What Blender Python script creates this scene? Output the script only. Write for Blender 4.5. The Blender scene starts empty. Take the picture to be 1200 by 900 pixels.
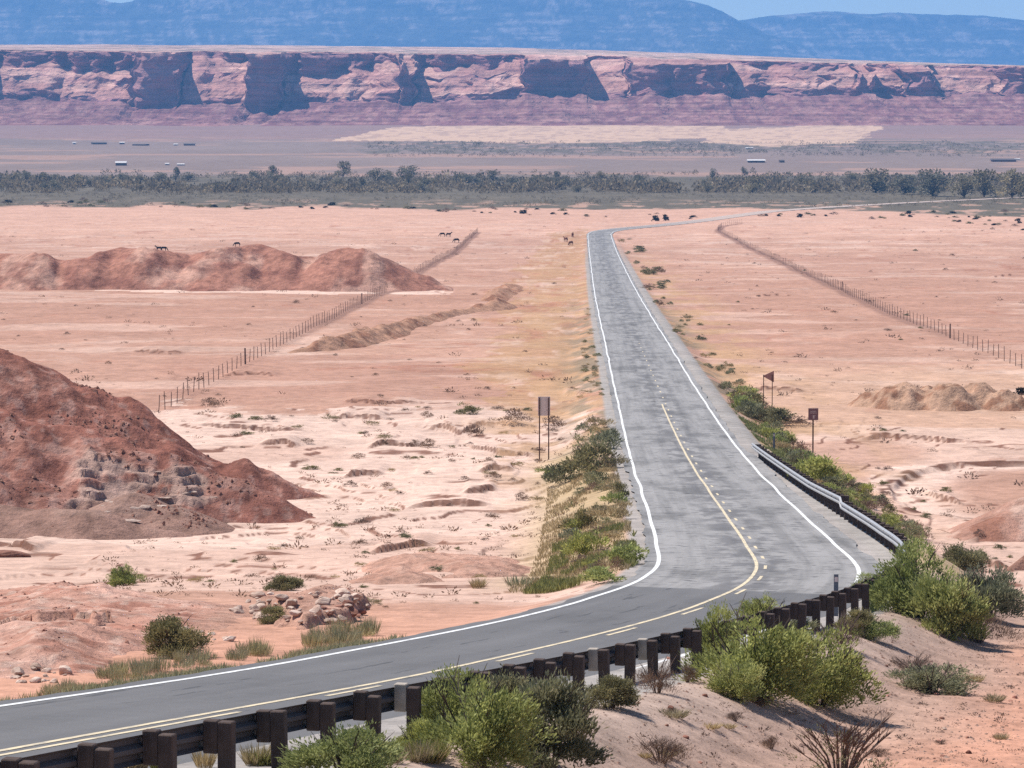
import bpy, math, random
import numpy as np
from mathutils import Vector, Matrix

# ------------------------------------------------------------------ camera, sky, sun, exposure
S = bpy.context.scene
COL = S.collection
F = 4000.0
PITCH = math.atan(310.0 / F)
cam = bpy.data.cameras.new("camera"); camo = bpy.data.objects.new("camera", cam); COL.objects.link(camo)
cam.sensor_width = 36.0; cam.lens = F / 1200.0 * 36.0; cam.clip_start = 0.5; cam.clip_end = 60000
camo.location = (0, 0, 0); camo.rotation_euler = (math.pi / 2 - PITCH, 0, 0)
S.camera = camo
SUN_EL, SUN_AZ = math.radians(59), math.radians(-66)          # azimuth clockwise from +Y (straight ahead)
TO_SUN = Vector((math.sin(SUN_AZ) * math.cos(SUN_EL), math.cos(SUN_AZ) * math.cos(SUN_EL), math.sin(SUN_EL)))
W = bpy.data.worlds.new("World"); S.world = W; W.use_nodes = True
nt = W.node_tree; bgn = nt.nodes["Background"]
sky = nt.nodes.new("ShaderNodeTexSky"); sky.sky_type = 'NISHITA'; sky.sun_disc = False
sky.sun_elevation = SUN_EL; sky.sun_rotation = SUN_AZ % (2 * math.pi); sky.altitude = 1300
sky.air_density = 1.0; sky.dust_density = 0.2; sky.ozone_density = 2.0
nt.links.new(sky.outputs[0], bgn.inputs[0]); bgn.inputs[1].default_value = 0.098
sl = bpy.data.lights.new("sun", 'SUN'); sl.energy = 5.0; sl.angle = math.radians(0.5); sl.color = (1.0, 0.955, 0.89)
so = bpy.data.objects.new("sun", sl); COL.objects.link(so); so.rotation_euler = TO_SUN.to_track_quat('Z', 'Y').to_euler()
S.view_settings.view_transform = 'Standard'; S.view_settings.look = 'None'
S.view_settings.gamma = 1.0; S.view_settings.use_curve_mapping = False
S.view_settings.exposure = 0.32
S.render.engine = 'CYCLES'
S.cycles.max_bounces = 5; S.cycles.volume_bounces = 1; S.cycles.use_denoising = False
HAZE_DENSITY = 8.4e-5

rng = np.random.default_rng(7)
random.seed(7)

# ------------------------------------------------------------------ helpers: noise
def _h(ix, iy, seed):
    n = (ix.astype(np.int64) * 374761393 + iy.astype(np.int64) * 668265263 + seed * 974711) & 0xffffffff
    n = ((n ^ (n >> 13)) * 1274126177) & 0xffffffff
    n = n ^ (n >> 16)
    return (n & 0xffff) / 65535.0
def vnoise(x, y, seed=0):
    x, y = np.broadcast_arrays(np.asarray(x, float), np.asarray(y, float))
    ix = np.floor(x); iy = np.floor(y); fx = x - ix; fy = y - iy
    fx = fx * fx * fx * (fx * (fx * 6 - 15) + 10); fy = fy * fy * fy * (fy * (fy * 6 - 15) + 10)
    a = _h(ix, iy, seed); b = _h(ix + 1, iy, seed); c = _h(ix, iy + 1, seed); d = _h(ix + 1, iy + 1, seed)
    return (a + (b - a) * fx) * (1 - fy) + (c + (d - c) * fx) * fy
def fbm(x, y, o=4, seed=0, gain=0.5):
    s = 0; a = 1; t = 0
    for i in range(o):
        s = s + a * vnoise(x * 2 ** i + 17.3 * i, y * 2 ** i - 9.1 * i, seed + i); t += a; a *= gain
    return s / t
def sstep(x, a, b):
    t = np.clip((x - a) / (b - a), 0, 1); return t * t * (3 - 2 * t)
def herm(xs, ys):
    xs = np.array(xs, float); ys = np.array(ys, float); m = np.gradient(ys, xs)
    def f(x):
        x = np.asarray(x, float); i = np.clip(np.searchsorted(xs, x) - 1, 0, len(xs) - 2)
        h = xs[i + 1] - xs[i]; t = np.clip((x - xs[i]) / h, -3, 4); tc = np.clip(t, 0, 1)
        v = (2*tc**3 - 3*tc**2 + 1)*ys[i] + (tc**3 - 2*tc**2 + tc)*h*m[i] + (-2*tc**3 + 3*tc**2)*ys[i+1] + (tc**3 - tc**2)*h*m[i+1]
        return v + np.where(t < 0, t*h*m[0], 0) + np.where(t > 1, (t - 1)*h*m[-1], 0)
    return f

# ------------------------------------------------------------------ helpers: road line and terrain heights (camera eye is z = 0)
HR = herm([5, 20, 38, 62, 80, 100, 139, 178, 214, 254, 309, 463, 626, 841, 914, 1170, 1700],
          [3.6, 5.3, 7.32, 10.0, 11.75, 13.35, 15.9, 17.8, 19.1, 20.1, 21.2, 24.2, 27.2, 30.2, 30.6, 31.3, 31.6])
XC = herm([5, 30, 45, 60, 75, 86, 95, 103, 115, 139, 178, 214, 254, 309, 463, 626, 841, 920],
          [-15.34, -9.04, -5.26, -1.48, 2.25, 4.85, 6.55, 7.45, 7.98, 8.6, 9.3, 10.0, 10.75, 11.7, 14.4, 17.6, 21.9, 23.5])
def slope(Y): return (XC(Y + 0.5) - XC(Y - 0.5))
HL = herm([5, 40, 60, 90, 110, 128, 146, 170, 200, 230, 260, 309, 463, 626, 841, 914, 1170, 1400, 1700, 2000, 2300, 2650, 3000, 3400, 3600, 3800, 30000],
          [3.9, 7.85, 10.05, 12.95, 15.0, 16.7, 17.9, 18.9, 20.0, 20.7, 21.2, 22.0, 24.6, 27.5, 30.5, 30.9, 31.6, 32.1, 32.0, 31.0, 28.7, 24, 18.7, 10, 6, 5, 5])
HRT = herm([5, 40, 60, 80, 95, 110, 125, 150, 180, 200, 255, 309, 463, 626, 841, 914, 1170, 1400, 1700, 2000, 2300, 2650, 3000, 3400, 3600, 3800, 30000],
           [4.6, 8.6, 10.75, 12.6, 14.0, 16.4, 17.8, 19.0, 19.9, 20.3, 21.3, 22.0, 24.6, 27.5, 30.5, 30.9, 31.6, 32.1, 32.0, 31.0, 28.7, 24, 18.7, 10, 6, 5, 5])
FAR = [(914, 23.4), (940, 25.2), (962, 29.5), (985, 37.0), (1015, 47), (1060, 60), (1127, 77), (1200, 100), (1330, 165), (1460, 250), (1640, 380)]
_fs = np.linspace(0, 1, len(FAR)); _fy = herm(_fs, [p[0] for p in FAR]); _fx = herm(_fs, [p[1] for p in FAR])
_ft = np.linspace(0, 1, 160); FARX, FARY = _fx(_ft), _fy(_ft)
def roadu(X, Y):
    u = (X - XC(np.minimum(Y, 925))) / np.sqrt(1 + slope(np.minimum(Y, 900)) ** 2)
    m = Y > 905
    if np.any(m):
        Xm, Ym = X[m], Y[m]; best = np.full(Xm.shape, 1e9); sg = np.ones(Xm.shape)
        for i in range(0, len(FARX) - 1):
            dx, dy = FARX[i+1]-FARX[i], FARY[i+1]-FARY[i]; L2 = dx*dx + dy*dy
            t = np.clip(((Xm-FARX[i])*dx + (Ym-FARY[i])*dy)/L2, 0, 1)
            d = np.hypot(Xm-FARX[i]-t*dx, Ym-FARY[i]-t*dy); s = np.where((Xm-FARX[i])*dy - (Ym-FARY[i])*dx > 0, 1, -1)
            k = d < best; best[k] = d[k]; sg[k] = s[k]
        u[m] = best * sg
    return u
def ray(x, y):
    yy = F * math.cos(PITCH) - (y - 450) * math.sin(PITCH); zz = -F * math.sin(PITCH) - (y - 450) * math.cos(PITCH)
    return (x - 600) / yy, zz / yy
def segd(X, Y, pts, sx=1.0, sy=1.0):
    """distance to a polyline and the fraction along it"""
    best = np.full(np.shape(X), 1e9); bt = np.zeros(np.shape(X)); n = len(pts) - 1
    for i in range(n):
        ax, ay = pts[i][0]*sx, pts[i][1]*sy; dx, dy = pts[i+1][0]*sx-ax, pts[i+1][1]*sy-ay
        t = np.clip(((X*sx-ax)*dx + (Y*sy-ay)*dy)/(dx*dx+dy*dy+1e-9), 0, 1)
        d = np.hypot(X*sx-ax-t*dx, Y*sy-ay-t*dy); k = d < best
        best = np.where(k, d, best); bt = np.where(k, i + t, bt)
    return best, bt
def inpoly(X, Y, poly):
    r = np.zeros(np.shape(X), bool); n = len(poly)
    for i in range(n):
        x0, y0 = poly[i]; x1, y1 = poly[(i+1) % n]
        if y0 == y1: continue
        c = (y0 > Y) != (y1 > Y)
        r ^= c & (X < (x1-x0)*(Y-y0)/(y1-y0) + x0)
    return r
# eroded bank of the wash on the right, in metres
BANK = [(46, 199), (31, 203.5), (26.5, 203), (24, 199.5), (22.2, 194), (20.8, 188), (20.2, 180), (20.8, 172), (23, 166), (27, 160), (34, 154), (46, 150)]
def terr(n, sharp=0.10):
    f = np.floor(n); r = n - f
    return f + sstep(r, 0.5 - sharp, 0.5 + sharp)
def ground_z(X, Y, detail=True):
    X = np.asarray(X, float); Y = np.asarray(Y, float); X, Y = np.broadcast_arrays(X, Y); X = X.copy(); Y = Y.copy()
    u = roadu(X, Y); a = np.abs(u); left = u < 0
    zr = -np.where(Y > 905, HL(Y) - 0.25, HR(np.minimum(Y, 1600))) - 0.07
    hl = HL(Y); hrt = HRT(Y) + np.where(Y < 110, 0.05 * np.clip(u - 6, 0, 12), 0) * sstep(-Y, -110, -95)
    zt = -np.where(left, hl, hrt)
    drop = np.clip(zr - zt, 0, 6)
    a0 = np.where(left, 3.75, np.where(Y < 190, 4.75, 3.9)); a1 = a0 + 1.2 + np.where(left, 2.6, 1.9) * drop
    m = sstep(a, a0, a1)
    z = zr + (zt - zr) * m
    if detail:
        off = sstep(a, 4.2, 8.0)
        lod = np.clip(Y / 200, 0.35, 3.0)
        z = z + off * (0.22 * lod * (fbm(X/14, Y/14, 4, 3) - 0.5) + 0.10 * (fbm(X/2.1, Y/2.1, 3, 9) - 0.5)) * np.clip(1.5 - Y/1500, 0, 1)
        # small erosion scarps in the wash and across the flats
        w = off * sstep(Y, 95, 125) * sstep(-Y, -1150, -900)
        st = terr(fbm(X/17 + 3, Y/26, 4, 21) * 13.0, 0.06)
        st2 = terr(fbm(X/60, Y/90, 4, 33) * 7.0, 0.05)
        near = sstep(-Y, -265, -235)
        z = z + w * (near * (0.11 * (st - 6.5)) + (1 - near) * 0.05 * lod * (st2 - 3.5)) * np.where(left, 1, 0.5)
        d, _ = segd(X, Y, BANK); ins = inpoly(X, Y, BANK)
        z = z - 0.26 * np.where(ins, sstep(d + 0.6*(fbm(X/2.5, Y/2.5, 3, 5)-0.5), 0.0, 0.35), 0) * (~left) + np.where(ins, 0.12*sstep(d, 4, 14), 0) * (~left)
        if BANKS: z = z + banks(X, Y)[0] * sstep(a, 4.5, 6)
        # gravelly roughness close by
        z = z + off * 0.11 * (fbm(X/0.55, Y/0.55, 4, 41) - 0.5) * sstep(-Y, -110, -80)
    return z
def P(x, y, extra=None):
    """first point of the terrain seen along a line of sight, used once to read positions off"""
    tx, tz = ray(x, y); Ys = np.concatenate([np.arange(28, 130, 0.25), np.arange(130, 700, 1.0), np.arange(700, 3700, 6.0)])
    g = ground_z(tx*Ys, Ys, False); k = np.nonzero(tz*Ys <= g)[0]
    if len(k) == 0: Yh = 3600.0
    else:
        i = max(k[0], 1); d0 = tz*Ys[i-1]-g[i-1]; d1 = tz*Ys[i]-g[i]; t = d0/(d0-d1+1e-9); Yh = Ys[i-1] + t*(Ys[i]-Ys[i-1])
    return tx*Yh, Yh
BANKS_PX = [[(490, 503), (515, 500), (540, 505), (565, 499), (600, 501), (625, 499)], [(424, 523), (450, 519), (475, 520), (498, 515)], [(540, 513), (556, 522), (585, 529), (612, 531), (640, 538)], [(222, 494), (262, 497), (310, 499), (362, 502)],
            [(556, 561), (580, 558), (606, 559)], [(540, 583), (566, 580), (585, 581)], [(425, 656), (455, 652), (480, 648), (512, 645)], [(300, 521), (330, 519), (352, 521)], [(385, 488), (420, 486), (455, 489)], [(470, 596), (510, 592), (545, 591), (580, 592)],
            [(148, 413), (170, 412), (192, 414), (218, 414)], [(395, 470), (440, 474), (500, 472)], [(1000, 514), (1040, 511), (1075, 514), (1110, 518), (1150, 520)], [(1128, 634), (1150, 631), (1175, 625), (1204, 612)], [(1080, 572), (1110, 579), (1132, 584)], [(1110, 655), (1150, 662), (1200, 672)], [(660, 462), (690, 460)], [(0, 640), (22, 639), (45, 646)], [(400, 560), (430, 557), (452, 558)], [(255, 440), (300, 437), (330, 440)], [(870, 458), (905, 456), (950, 459)], [(880, 348), (915, 345), (935, 346)], [(1160, 325), (1190, 322), (1215, 323)]]
BANKS = []
def banks(X, Y):
    z = np.zeros(np.shape(X)); k = np.zeros(np.shape(X))
    for b in BANKS:
        xs = [p[0] for p in b]; w = xs[-1] - xs[0]; m = (X > xs[0]) & (X < xs[-1]) & (np.abs(Y - b[0][1]) < 40)
        if not np.any(m): continue
        x, y = X[m], Y[m]; d = y - np.interp(x, xs, [p[1] for p in b]) - 2.2*(fbm(x/0.9, x*0 + w, 4, 19) - 0.5); e = sstep(x, xs[0], xs[0]+.25*w) * sstep(-x, -xs[-1], -xs[-1]+.25*w) * (0.35 + 0.9*fbm(x/1.1, x*0 + w, 3, 29))
        z[m] += 0.34*e*sstep(d, -0.2, 0.2)*np.exp(-np.maximum(d, 0)/7); k[m] = np.maximum(k[m], sstep(-np.abs(d), -0.75, -0.3)*np.minimum(e*1.5, 1))
    return z, k
def gz(x, y): return float(ground_z(np.array([x]), np.array([y]))[0])

BANKS = [[P(x, y) for x, y in b] for b in BANKS_PX]
BANKS = [sorted(b) for b in BANKS]
# ------------------------------------------------------------------ helpers: objects
def mesh_np(name, V, Fc, mat=None, smooth=False, col=None, val=None):
    V = np.asarray(V, np.float32); Fc = np.asarray(Fc, np.int32); k = Fc.shape[1]
    me = bpy.data.meshes.new(name)
    me.vertices.add(len(V)); me.vertices.foreach_set("co", V.ravel())
    me.loops.add(Fc.size); me.loops.foreach_set("vertex_index", Fc.ravel())
    me.polygons.add(len(Fc)); me.polygons.foreach_set("loop_start", np.arange(0, Fc.size, k, dtype=np.int32))
    me.polygons.foreach_set("loop_total", np.full(len(Fc), k, np.int32))
    me.polygons.foreach_set("use_smooth", np.full(len(Fc), smooth, bool))
    me.update(calc_edges=True)
    if col is not None:
        at = me.color_attributes.new("Col", 'FLOAT_COLOR', 'POINT'); c = np.ones((len(V), 4), np.float32); c[:, :3] = col
        at.data.foreach_set("color", c.ravel())
    if val is not None:
        at = me.attributes.new("v", 'FLOAT', 'POINT'); at.data.foreach_set("value", np.asarray(val, np.float32))
    if mat: me.materials.append(mat)
    return me
def link(name, data, parent=None, loc=(0, 0, 0), rot=0.0, scale=(1, 1, 1), **props):
    o = bpy.data.objects.new(name, data); COL.objects.link(o)
    o.location = loc; o.rotation_euler = (0, 0, rot); o.scale = scale
    if parent is not None: o.parent = parent
    for k, v in props.items(): o[k] = v
    return o
def thing(name, label, cat, loc, rot=0.0, scale=(1, 1, 1), group=None, data=None):
    o = link(name, data, None, loc, rot, scale, label=label, category=cat)
    if group: o["group"] = group
    return o
class MB:
    def __init__(s): s.v = []; s.f = []
    def box(s, c, d, R=None, taper=1.0):
        b = len(s.v); c = Vector(c)
        for z in (-1, 1):
            t = taper if z > 0 else 1.0
            for x, y in ((-1, -1), (1, -1), (1, 1), (-1, 1)):
                p = Vector((x*d[0]/2*t, y*d[1]/2*t, z*d[2]/2)); s.v.append(tuple(c + (R @ p if R else p)))
        for q in ((0, 3, 2, 1), (4, 5, 6, 7), (0, 1, 5, 4), (1, 2, 6, 5), (2, 3, 7, 6), (3, 0, 4, 7)): s.f.append(tuple(b+i for i in q))
        return s
    def tube(s, pts, r0, r1, n=5):
        b = len(s.v); m = len(pts); pts = [Vector(p) for p in pts]
        for i, p in enumerate(pts):
            d = (pts[min(i+1, m-1)] - pts[max(i-1, 0)]).normalized(); a = d.orthogonal().normalized(); c = d.cross(a); r = r0 + (r1-r0)*i/(m-1)
            for k in range(n):
                t = 2*math.pi*k/n; s.v.append(tuple(p + a*(r*math.cos(t)) + c*(r*math.sin(t))))
        for i in range(m-1):
            for k in range(n): s.f.append((b+i*n+k, b+i*n+(k+1) % n, b+(i+1)*n+(k+1) % n, b+(i+1)*n+k))
        return s
    def build(s, name, mat, parent=None, **props):
        return link(name, s.mesh(name, mat), parent, **props)
    def mesh(s, name, mat):
        me = bpy.data.meshes.new(name); me.from_pydata(s.v, [], s.f); me.update()
        if mat: me.materials.append(mat)
        return me

# ------------------------------------------------------------------ materials
def newmat(name):
    m = bpy.data.materials.new(name); m.use_nodes = True; t = m.node_tree; b = t.nodes["Principled BSDF"]
    b.inputs["Roughness"].default_value = 0.9; b.inputs["Specular IOR Level"].default_value = 0.2
    return m, t, b
def N(t, typ, **kw):
    n = t.nodes.new(typ)
    for k, v in kw.items():
        if k in n.inputs: n.inputs[k].default_value = v
        else: setattr(n, k, v)
    return n
def noise(t, vec, scale, detail=5, rough=0.6):
    n = N(t, "ShaderNodeTexNoise"); n.inputs["Scale"].default_value = scale; n.inputs["Detail"].default_value = detail; n.inputs["Roughness"].default_value = rough
    if vec is not None: t.links.new(vec, n.inputs["Vector"])
    return n.outputs["Fac"]
def ramp(t, fac, stops):
    r = N(t, "ShaderNodeValToRGB"); e = r.color_ramp.elements
    while len(e) < len(stops): e.new(0.5)
    for i, (p, c) in enumerate(stops): e[i].position = p; e[i].color = (c if len(c) == 4 else (*c, 1)) if hasattr(c, '__len__') else (c, c, c, 1)
    t.links.new(fac, r.inputs[0]); return r.outputs[0]
def mixc(t, a, b, fac, mode='MIX'):
    m = N(t, "ShaderNodeMix", data_type='RGBA', blend_type=mode)
    for sock, v in ((m.inputs[6], a), (m.inputs[7], b)):
        if hasattr(v, 'node'): t.links.new(v, sock)
        else: sock.default_value = (*v, 1)
    if hasattr(fac, 'node'): t.links.new(fac, m.inputs[0])
    else: m.inputs[0].default_value = fac
    return m.outputs[2]
def bump(t, b, h, strength, dist):
    n = N(t, "ShaderNodeBump"); n.inputs["Strength"].default_value = strength; n.inputs["Distance"].default_value = dist
    t.links.new(h, n.inputs["Height"]); t.links.new(n.outputs[0], b.inputs["Normal"])
def mapping(t, vec, scale):
    n = N(t, "ShaderNodeMapping"); n.inputs["Scale"].default_value = scale; t.links.new(vec, n.inputs["Vector"]); return n.outputs[0]
def geo_pos(t): return N(t, "ShaderNodeNewGeometry").outputs["Position"]

def ground_material(name, bstr=0.6, bdist=0.12, contrast=0.5):
    m, t, b = newmat(name); pos = geo_pos(t)
    at = N(t, "ShaderNodeVertexColor", layer_name="Col")
    n1 = noise(t, pos, 0.9, 8, 0.68); n2 = noise(t, pos, 0.11, 6, 0.6); n3 = noise(t, pos, 6.0, 4, 0.7)
    lo, hi = 1 - contrast, 1 + contrast * 0.9
    c = mixc(t, at.outputs[0], ramp(t, n1, [(0.3, lo), (0.5, 1.0), (0.72, hi)]), 1.0, 'MULTIPLY')
    c = mixc(t, c, ramp(t, n2, [(0.3, 0.86), (0.7, 1.12)]), 1.0, 'MULTIPLY')
    c = mixc(t, c, ramp(t, n3, [(0.3, 0.8), (0.65, 1.15)]), 0.7, 'MULTIPLY')
    t.links.new(c, b.inputs["Base Color"]); b.inputs["Roughness"].default_value = 1.0; b.inputs["Specular IOR Level"].default_value = 0.05
    bump(t, b, n1, bstr, bdist); return m
M_GROUND = ground_material("ground_dirt", 0.75, 0.14, 0.28)
M_MOUND = ground_material("mound_dirt", 0.9, 0.40, 0.42)

def simple(name, c, rough=0.85, metal=0.0, var=0.25, scale=8.0, spec=0.25):
    m, t, b = newmat(name); tc = N(t, "ShaderNodeTexCoord").outputs["Object"]
    n = noise(t, tc, scale, 5, 0.65)
    cc = mixc(t, tuple(x*(1-var) for x in c), tuple(min(1, x*(1+var)) for x in c), n)
    t.links.new(cc, b.inputs["Base Color"]); b.inputs["Roughness"].default_value = rough; b.inputs["Metallic"].default_value = metal
    b.inputs["Specular IOR Level"].default_value = spec; bump(t, b, n, 0.25, 0.01); return m
def wood(name, c, var=0.45):
    m, t, b = newmat(name); tc = N(t, "ShaderNodeTexCoord").outputs["Object"]
    n = noise(t, mapping(t, tc, (38, 38, 3.0)), 1.0, 6, 0.7); n2 = noise(t, tc, 5.0, 3)
    cc = mixc(t, tuple(x*(1-var) for x in c), tuple(x*(1+var) for x in c), n)
    cc = mixc(t, cc, ramp(t, n2, [(0.35, 0.7), (0.7, 1.2)]), 0.8, 'MULTIPLY')
    t.links.new(cc, b.inputs["Base Color"]); b.inputs["Roughness"].default_value = 0.9; bump(t, b, n, 0.5, 0.01); return m
def leafmat(name, dark, light, dry=None):
    m, t, b = newmat(name); at = N(t, "ShaderNodeAttribute", attribute_name="v"); oi = N(t, "ShaderNodeObjectInfo")
    c = ramp(t, at.outputs["Fac"], [(0.0, dark), (0.55, tuple((a+b_)/2 for a, b_ in zip(dark, light))), (0.92, light), (1.0, dry or light)])
    c = mixc(t, c, ramp(t, oi.outputs["Random"], [(0.0, (0.82, 0.86, 0.9)), (1.0, (1.18, 1.1, 0.95))]), 1.0, 'MULTIPLY')
    t.links.new(c, b.inputs["Base Color"]); b.inputs["Roughness"].default_value = 0.6
    tr = N(t, "ShaderNodeBsdfTranslucent"); t.links.new(c, tr.inputs[0]); mx = N(t, "ShaderNodeMixShader"); mx.inputs[0].default_value = 0.35
    t.links.new(b.outputs[0], mx.inputs[1]); t.links.new(tr.outputs[0], mx.inputs[2])
    t.links.new(mx.outputs[0], t.nodes["Material Output"].inputs["Surface"]); return m
M_POST = wood("creosote_wood", (0.088, 0.062, 0.052))
M_PALEWOOD = wood("weathered_pale_wood", (0.42, 0.36, 0.30), 0.2)
M_FENCE = wood("fence_wood", (0.19, 0.125, 0.10))
M_SIGNPOST = wood("sign_post_wood", (0.13, 0.07, 0.05))
M_STEEL = simple("galvanized_steel", (0.42, 0.41, 0.405), 0.5, 0.6, 0.2, 3.0, 0.5)
M_RAILBACK = simple("dark_rail_back", (0.085, 0.070, 0.068), 0.75, 0.0, 0.4, 2.0)  # back faces of the beam, much darker than the steel front
M_SIGNBACK = simple("sign_back", (0.70, 0.56, 0.52), 0.6, 0.1, 0.2, 4.0)
M_SIGNRED = simple("rusty_sign_back", (0.42, 0.21, 0.17), 0.7, 0.1, 0.25, 5.0)
M_SIGNFACE = simple("sign_face_brown", (0.21, 0.10, 0.10), 0.5, 0.0, 0.15, 5.0)
M_SIGNPALE = simple("sign_face_pale", (0.55, 0.42, 0.38), 0.5, 0.0, 0.1, 5.0)
M_DELIN = simple("delineator", (0.13, 0.14, 0.17), 0.5, 0.0, 0.1, 5.0)
M_BARK = wood("bark", (0.10, 0.075, 0.06))
M_TWIG = wood("dry_twig", (0.15, 0.105, 0.085), 0.35)
L_GREEN = leafmat("leaf_green", (0.125, 0.145, 0.045), (0.54, 0.56, 0.20), (0.66, 0.60, 0.36))
L_LIME = leafmat("leaf_lime", (0.15, 0.18, 0.055), (0.52, 0.53, 0.21), (0.66, 0.60, 0.35))
L_OLIVE = leafmat("leaf_olive", (0.095, 0.09, 0.046), (0.40, 0.365, 0.195), (0.54, 0.43, 0.28))
L_SAGE = leafmat("leaf_sage", (0.14, 0.145, 0.085), (0.40, 0.385, 0.235), (0.5, 0.42, 0.28))
L_DRY = leafmat("leaf_dry", (0.12, 0.075, 0.055), (0.30, 0.205, 0.155), (0.38, 0.27, 0.19))
L_STRAW = leafmat("grass_straw", (0.26, 0.20, 0.11), (0.55, 0.44, 0.27), (0.62, 0.52, 0.34))
L_GRASS = leafmat("grass_green", (0.12, 0.13, 0.045), (0.34, 0.34, 0.13), (0.52, 0.44, 0.25))
L_WEED = leafmat("weed_olive", (0.21, 0.205, 0.115), (0.50, 0.46, 0.28), (0.42, 0.26, 0.19))
L_COTTON = leafmat("leaf_cottonwood", (0.15, 0.13, 0.085), (0.40, 0.35, 0.235), (0.50, 0.40, 0.29))
L_THICKET = leafmat("leaf_thicket", (0.115, 0.095, 0.068), (0.36, 0.295, 0.205), (0.50, 0.36, 0.27))
L_DARK = leafmat("leaf_dark", (0.018, 0.014, 0.010), (0.05, 0.04, 0.025), (0.07, 0.05, 0.03))

def rockmat(name, a, b_):
    m, t, b = newmat(name); pos = geo_pos(t)
    n = noise(t, mapping(t, pos, (1.0, 1.0, 3.0)), 2.2, 7, 0.7); oi = N(t, "ShaderNodeObjectInfo")
    c = mixc(t, a, b_, ramp(t, n, [(0.35, 0.0), (0.65, 1.0)]))
    c = mixc(t, c, ramp(t, oi.outputs["Random"], [(0.0, (0.72, 0.66, 0.62)), (1.0, (1.15, 1.12, 1.1))]), 1.0, 'MULTIPLY')
    t.links.new(c, b.inputs["Base Color"]); bump(t, b, n, 0.8, 0.08); return m
M_ROCK = rockmat("pale_sandstone", (0.40, 0.27, 0.21), (0.66, 0.54, 0.46))
M_LEDGE = rockmat("ledge_rock", (0.27, 0.18, 0.15), (0.56, 0.45, 0.38))
M_REDROCK = rockmat("red_rock", (0.20, 0.085, 0.06), (0.42, 0.22, 0.165))

M_GRAVEL = rockmat("gravel_stone", (0.26, 0.15, 0.115), (0.56, 0.42, 0.35))
def asphalt():
    m, t, b = newmat("asphalt"); uv = N(t, "ShaderNodeUVMap", uv_map="UV").outputs[0]     # U metres across, V metres along
    sep = N(t, "ShaderNodeSeparateXYZ"); t.links.new(uv, sep.inputs[0])
    fine = noise(t, uv, 2.2, 6, 0.7); grain = noise(t, uv, 30, 3, 0.7)
    streak = noise(t, mapping(t, uv, (1.6, 0.035, 1)), 1.0, 5, 0.6)
    patch = noise(t, mapping(t, uv, (0.35, 0.12, 1)), 1.0, 5, 0.6)
    cross = noise(t, mapping(t, uv, (1.5, 2.6, 1)), 1.0, 3, 0.5)
    old = mixc(t, (0.225, 0.212, 0.203), (0.315, 0.298, 0.286), fine)
    old = mixc(t, old, ramp(t, streak, [(0.34, 0.72), (0.52, 1.02), (0.7, 1.10)]), 0.9, 'MULTIPLY')
    old = mixc(t, old, ramp(t, patch, [(0.40, 1.08), (0.54, 0.96), (0.62, 0.62)]), 0.85, 'MULTIPLY')
    old = mixc(t, old, (0.055, 0.052, 0.055), ramp(t, cross, [(0.605, 0.0), (0.64, 0.85)]))
    new = mixc(t, (0.112, 0.107, 0.107), (0.152, 0.145, 0.143), fine)
    new = mixc(t, new, ramp(t, streak, [(0.25, 0.84), (0.75, 1.14)]), 0.9, 'MULTIPLY')
    new = mixc(t, new, ramp(t, patch, [(0.40, 1.10), (0.55, 1.0), (0.66, 0.82)]), 0.8, 'MULTIPLY'); seal = noise(t, mapping(t, uv, (3.0, 0.22, 1)), 1.0, 5, 0.6); new = mixc(t, new, (0.05, 0.05, 0.052), ramp(t, seal, [(0.625, 0.0), (0.645, 0.6)]))
    wob = N(t, "ShaderNodeMath", operation='MULTIPLY_ADD'); t.links.new(sep.outputs[0], wob.inputs[0]); wob.inputs[1].default_value = 0.25; t.links.new(sep.outputs[1], wob.inputs[2])
    edge = N(t, "ShaderNodeMapRange"); t.links.new(wob.outputs[0], edge.inputs[0]); edge.inputs[1].default_value = 69.6; edge.inputs[2].default_value = 70.0
    rub = noise(t, mapping(t, uv, (1.1, 0.30, 1)), 1.0, 3, 0.5); cen = N(t, 'ShaderNodeMapRange', interpolation_type='SMOOTHSTEP'); ab = N(t, 'ShaderNodeMath', operation='ABSOLUTE'); t.links.new(sep.outputs[0], ab.inputs[0]); t.links.new(ab.outputs[0], cen.inputs[0]); cen.inputs[1].default_value = 1.9; cen.inputs[2].default_value = 0.4
    rm = N(t, 'ShaderNodeMath', operation='MULTIPLY'); t.links.new(cen.outputs[0], rm.inputs[0]); t.links.new(ramp(t, rub, [(0.45, 0.0), (0.57, 0.75)]), rm.inputs[1]); old = mixc(t, old, (0.12, 0.113, 0.113), rm.outputs[0])
    c = mixc(t, new, old, edge.outputs[0])
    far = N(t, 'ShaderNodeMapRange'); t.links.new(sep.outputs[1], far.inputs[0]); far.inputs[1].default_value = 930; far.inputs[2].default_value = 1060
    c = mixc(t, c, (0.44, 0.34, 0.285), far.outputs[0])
    c = mixc(t, c, ramp(t, grain, [(0.3, 0.86), (0.7, 1.12)]), 1.0, 'MULTIPLY')
    t.links.new(c, b.inputs["Base Color"]); b.inputs["Roughness"].default_value = 0.85; b.inputs["Specular IOR Level"].default_value = 0.25
    bump(t, b, grain, 0.3, 0.01); return m
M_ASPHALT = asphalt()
def paint(name, c, c2, thr=0.62):
    m, t, b = newmat(name); uv = N(t, "ShaderNodeUVMap", uv_map="UV").outputs[0]
    n = noise(t, mapping(t, uv, (9, 1.3, 1)), 1.0, 6, 0.7)
    cc = mixc(t, c, c2, ramp(t, n, [(thr - 0.08, 0.0), (thr + 0.1, 1.0)])); t.links.new(cc, b.inputs["Base Color"]); b.inputs["Roughness"].default_value = 0.7; return m
M_WHITE = paint("white_road_paint", (0.74, 0.73, 0.71), (0.40, 0.385, 0.375), 0.58)
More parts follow.
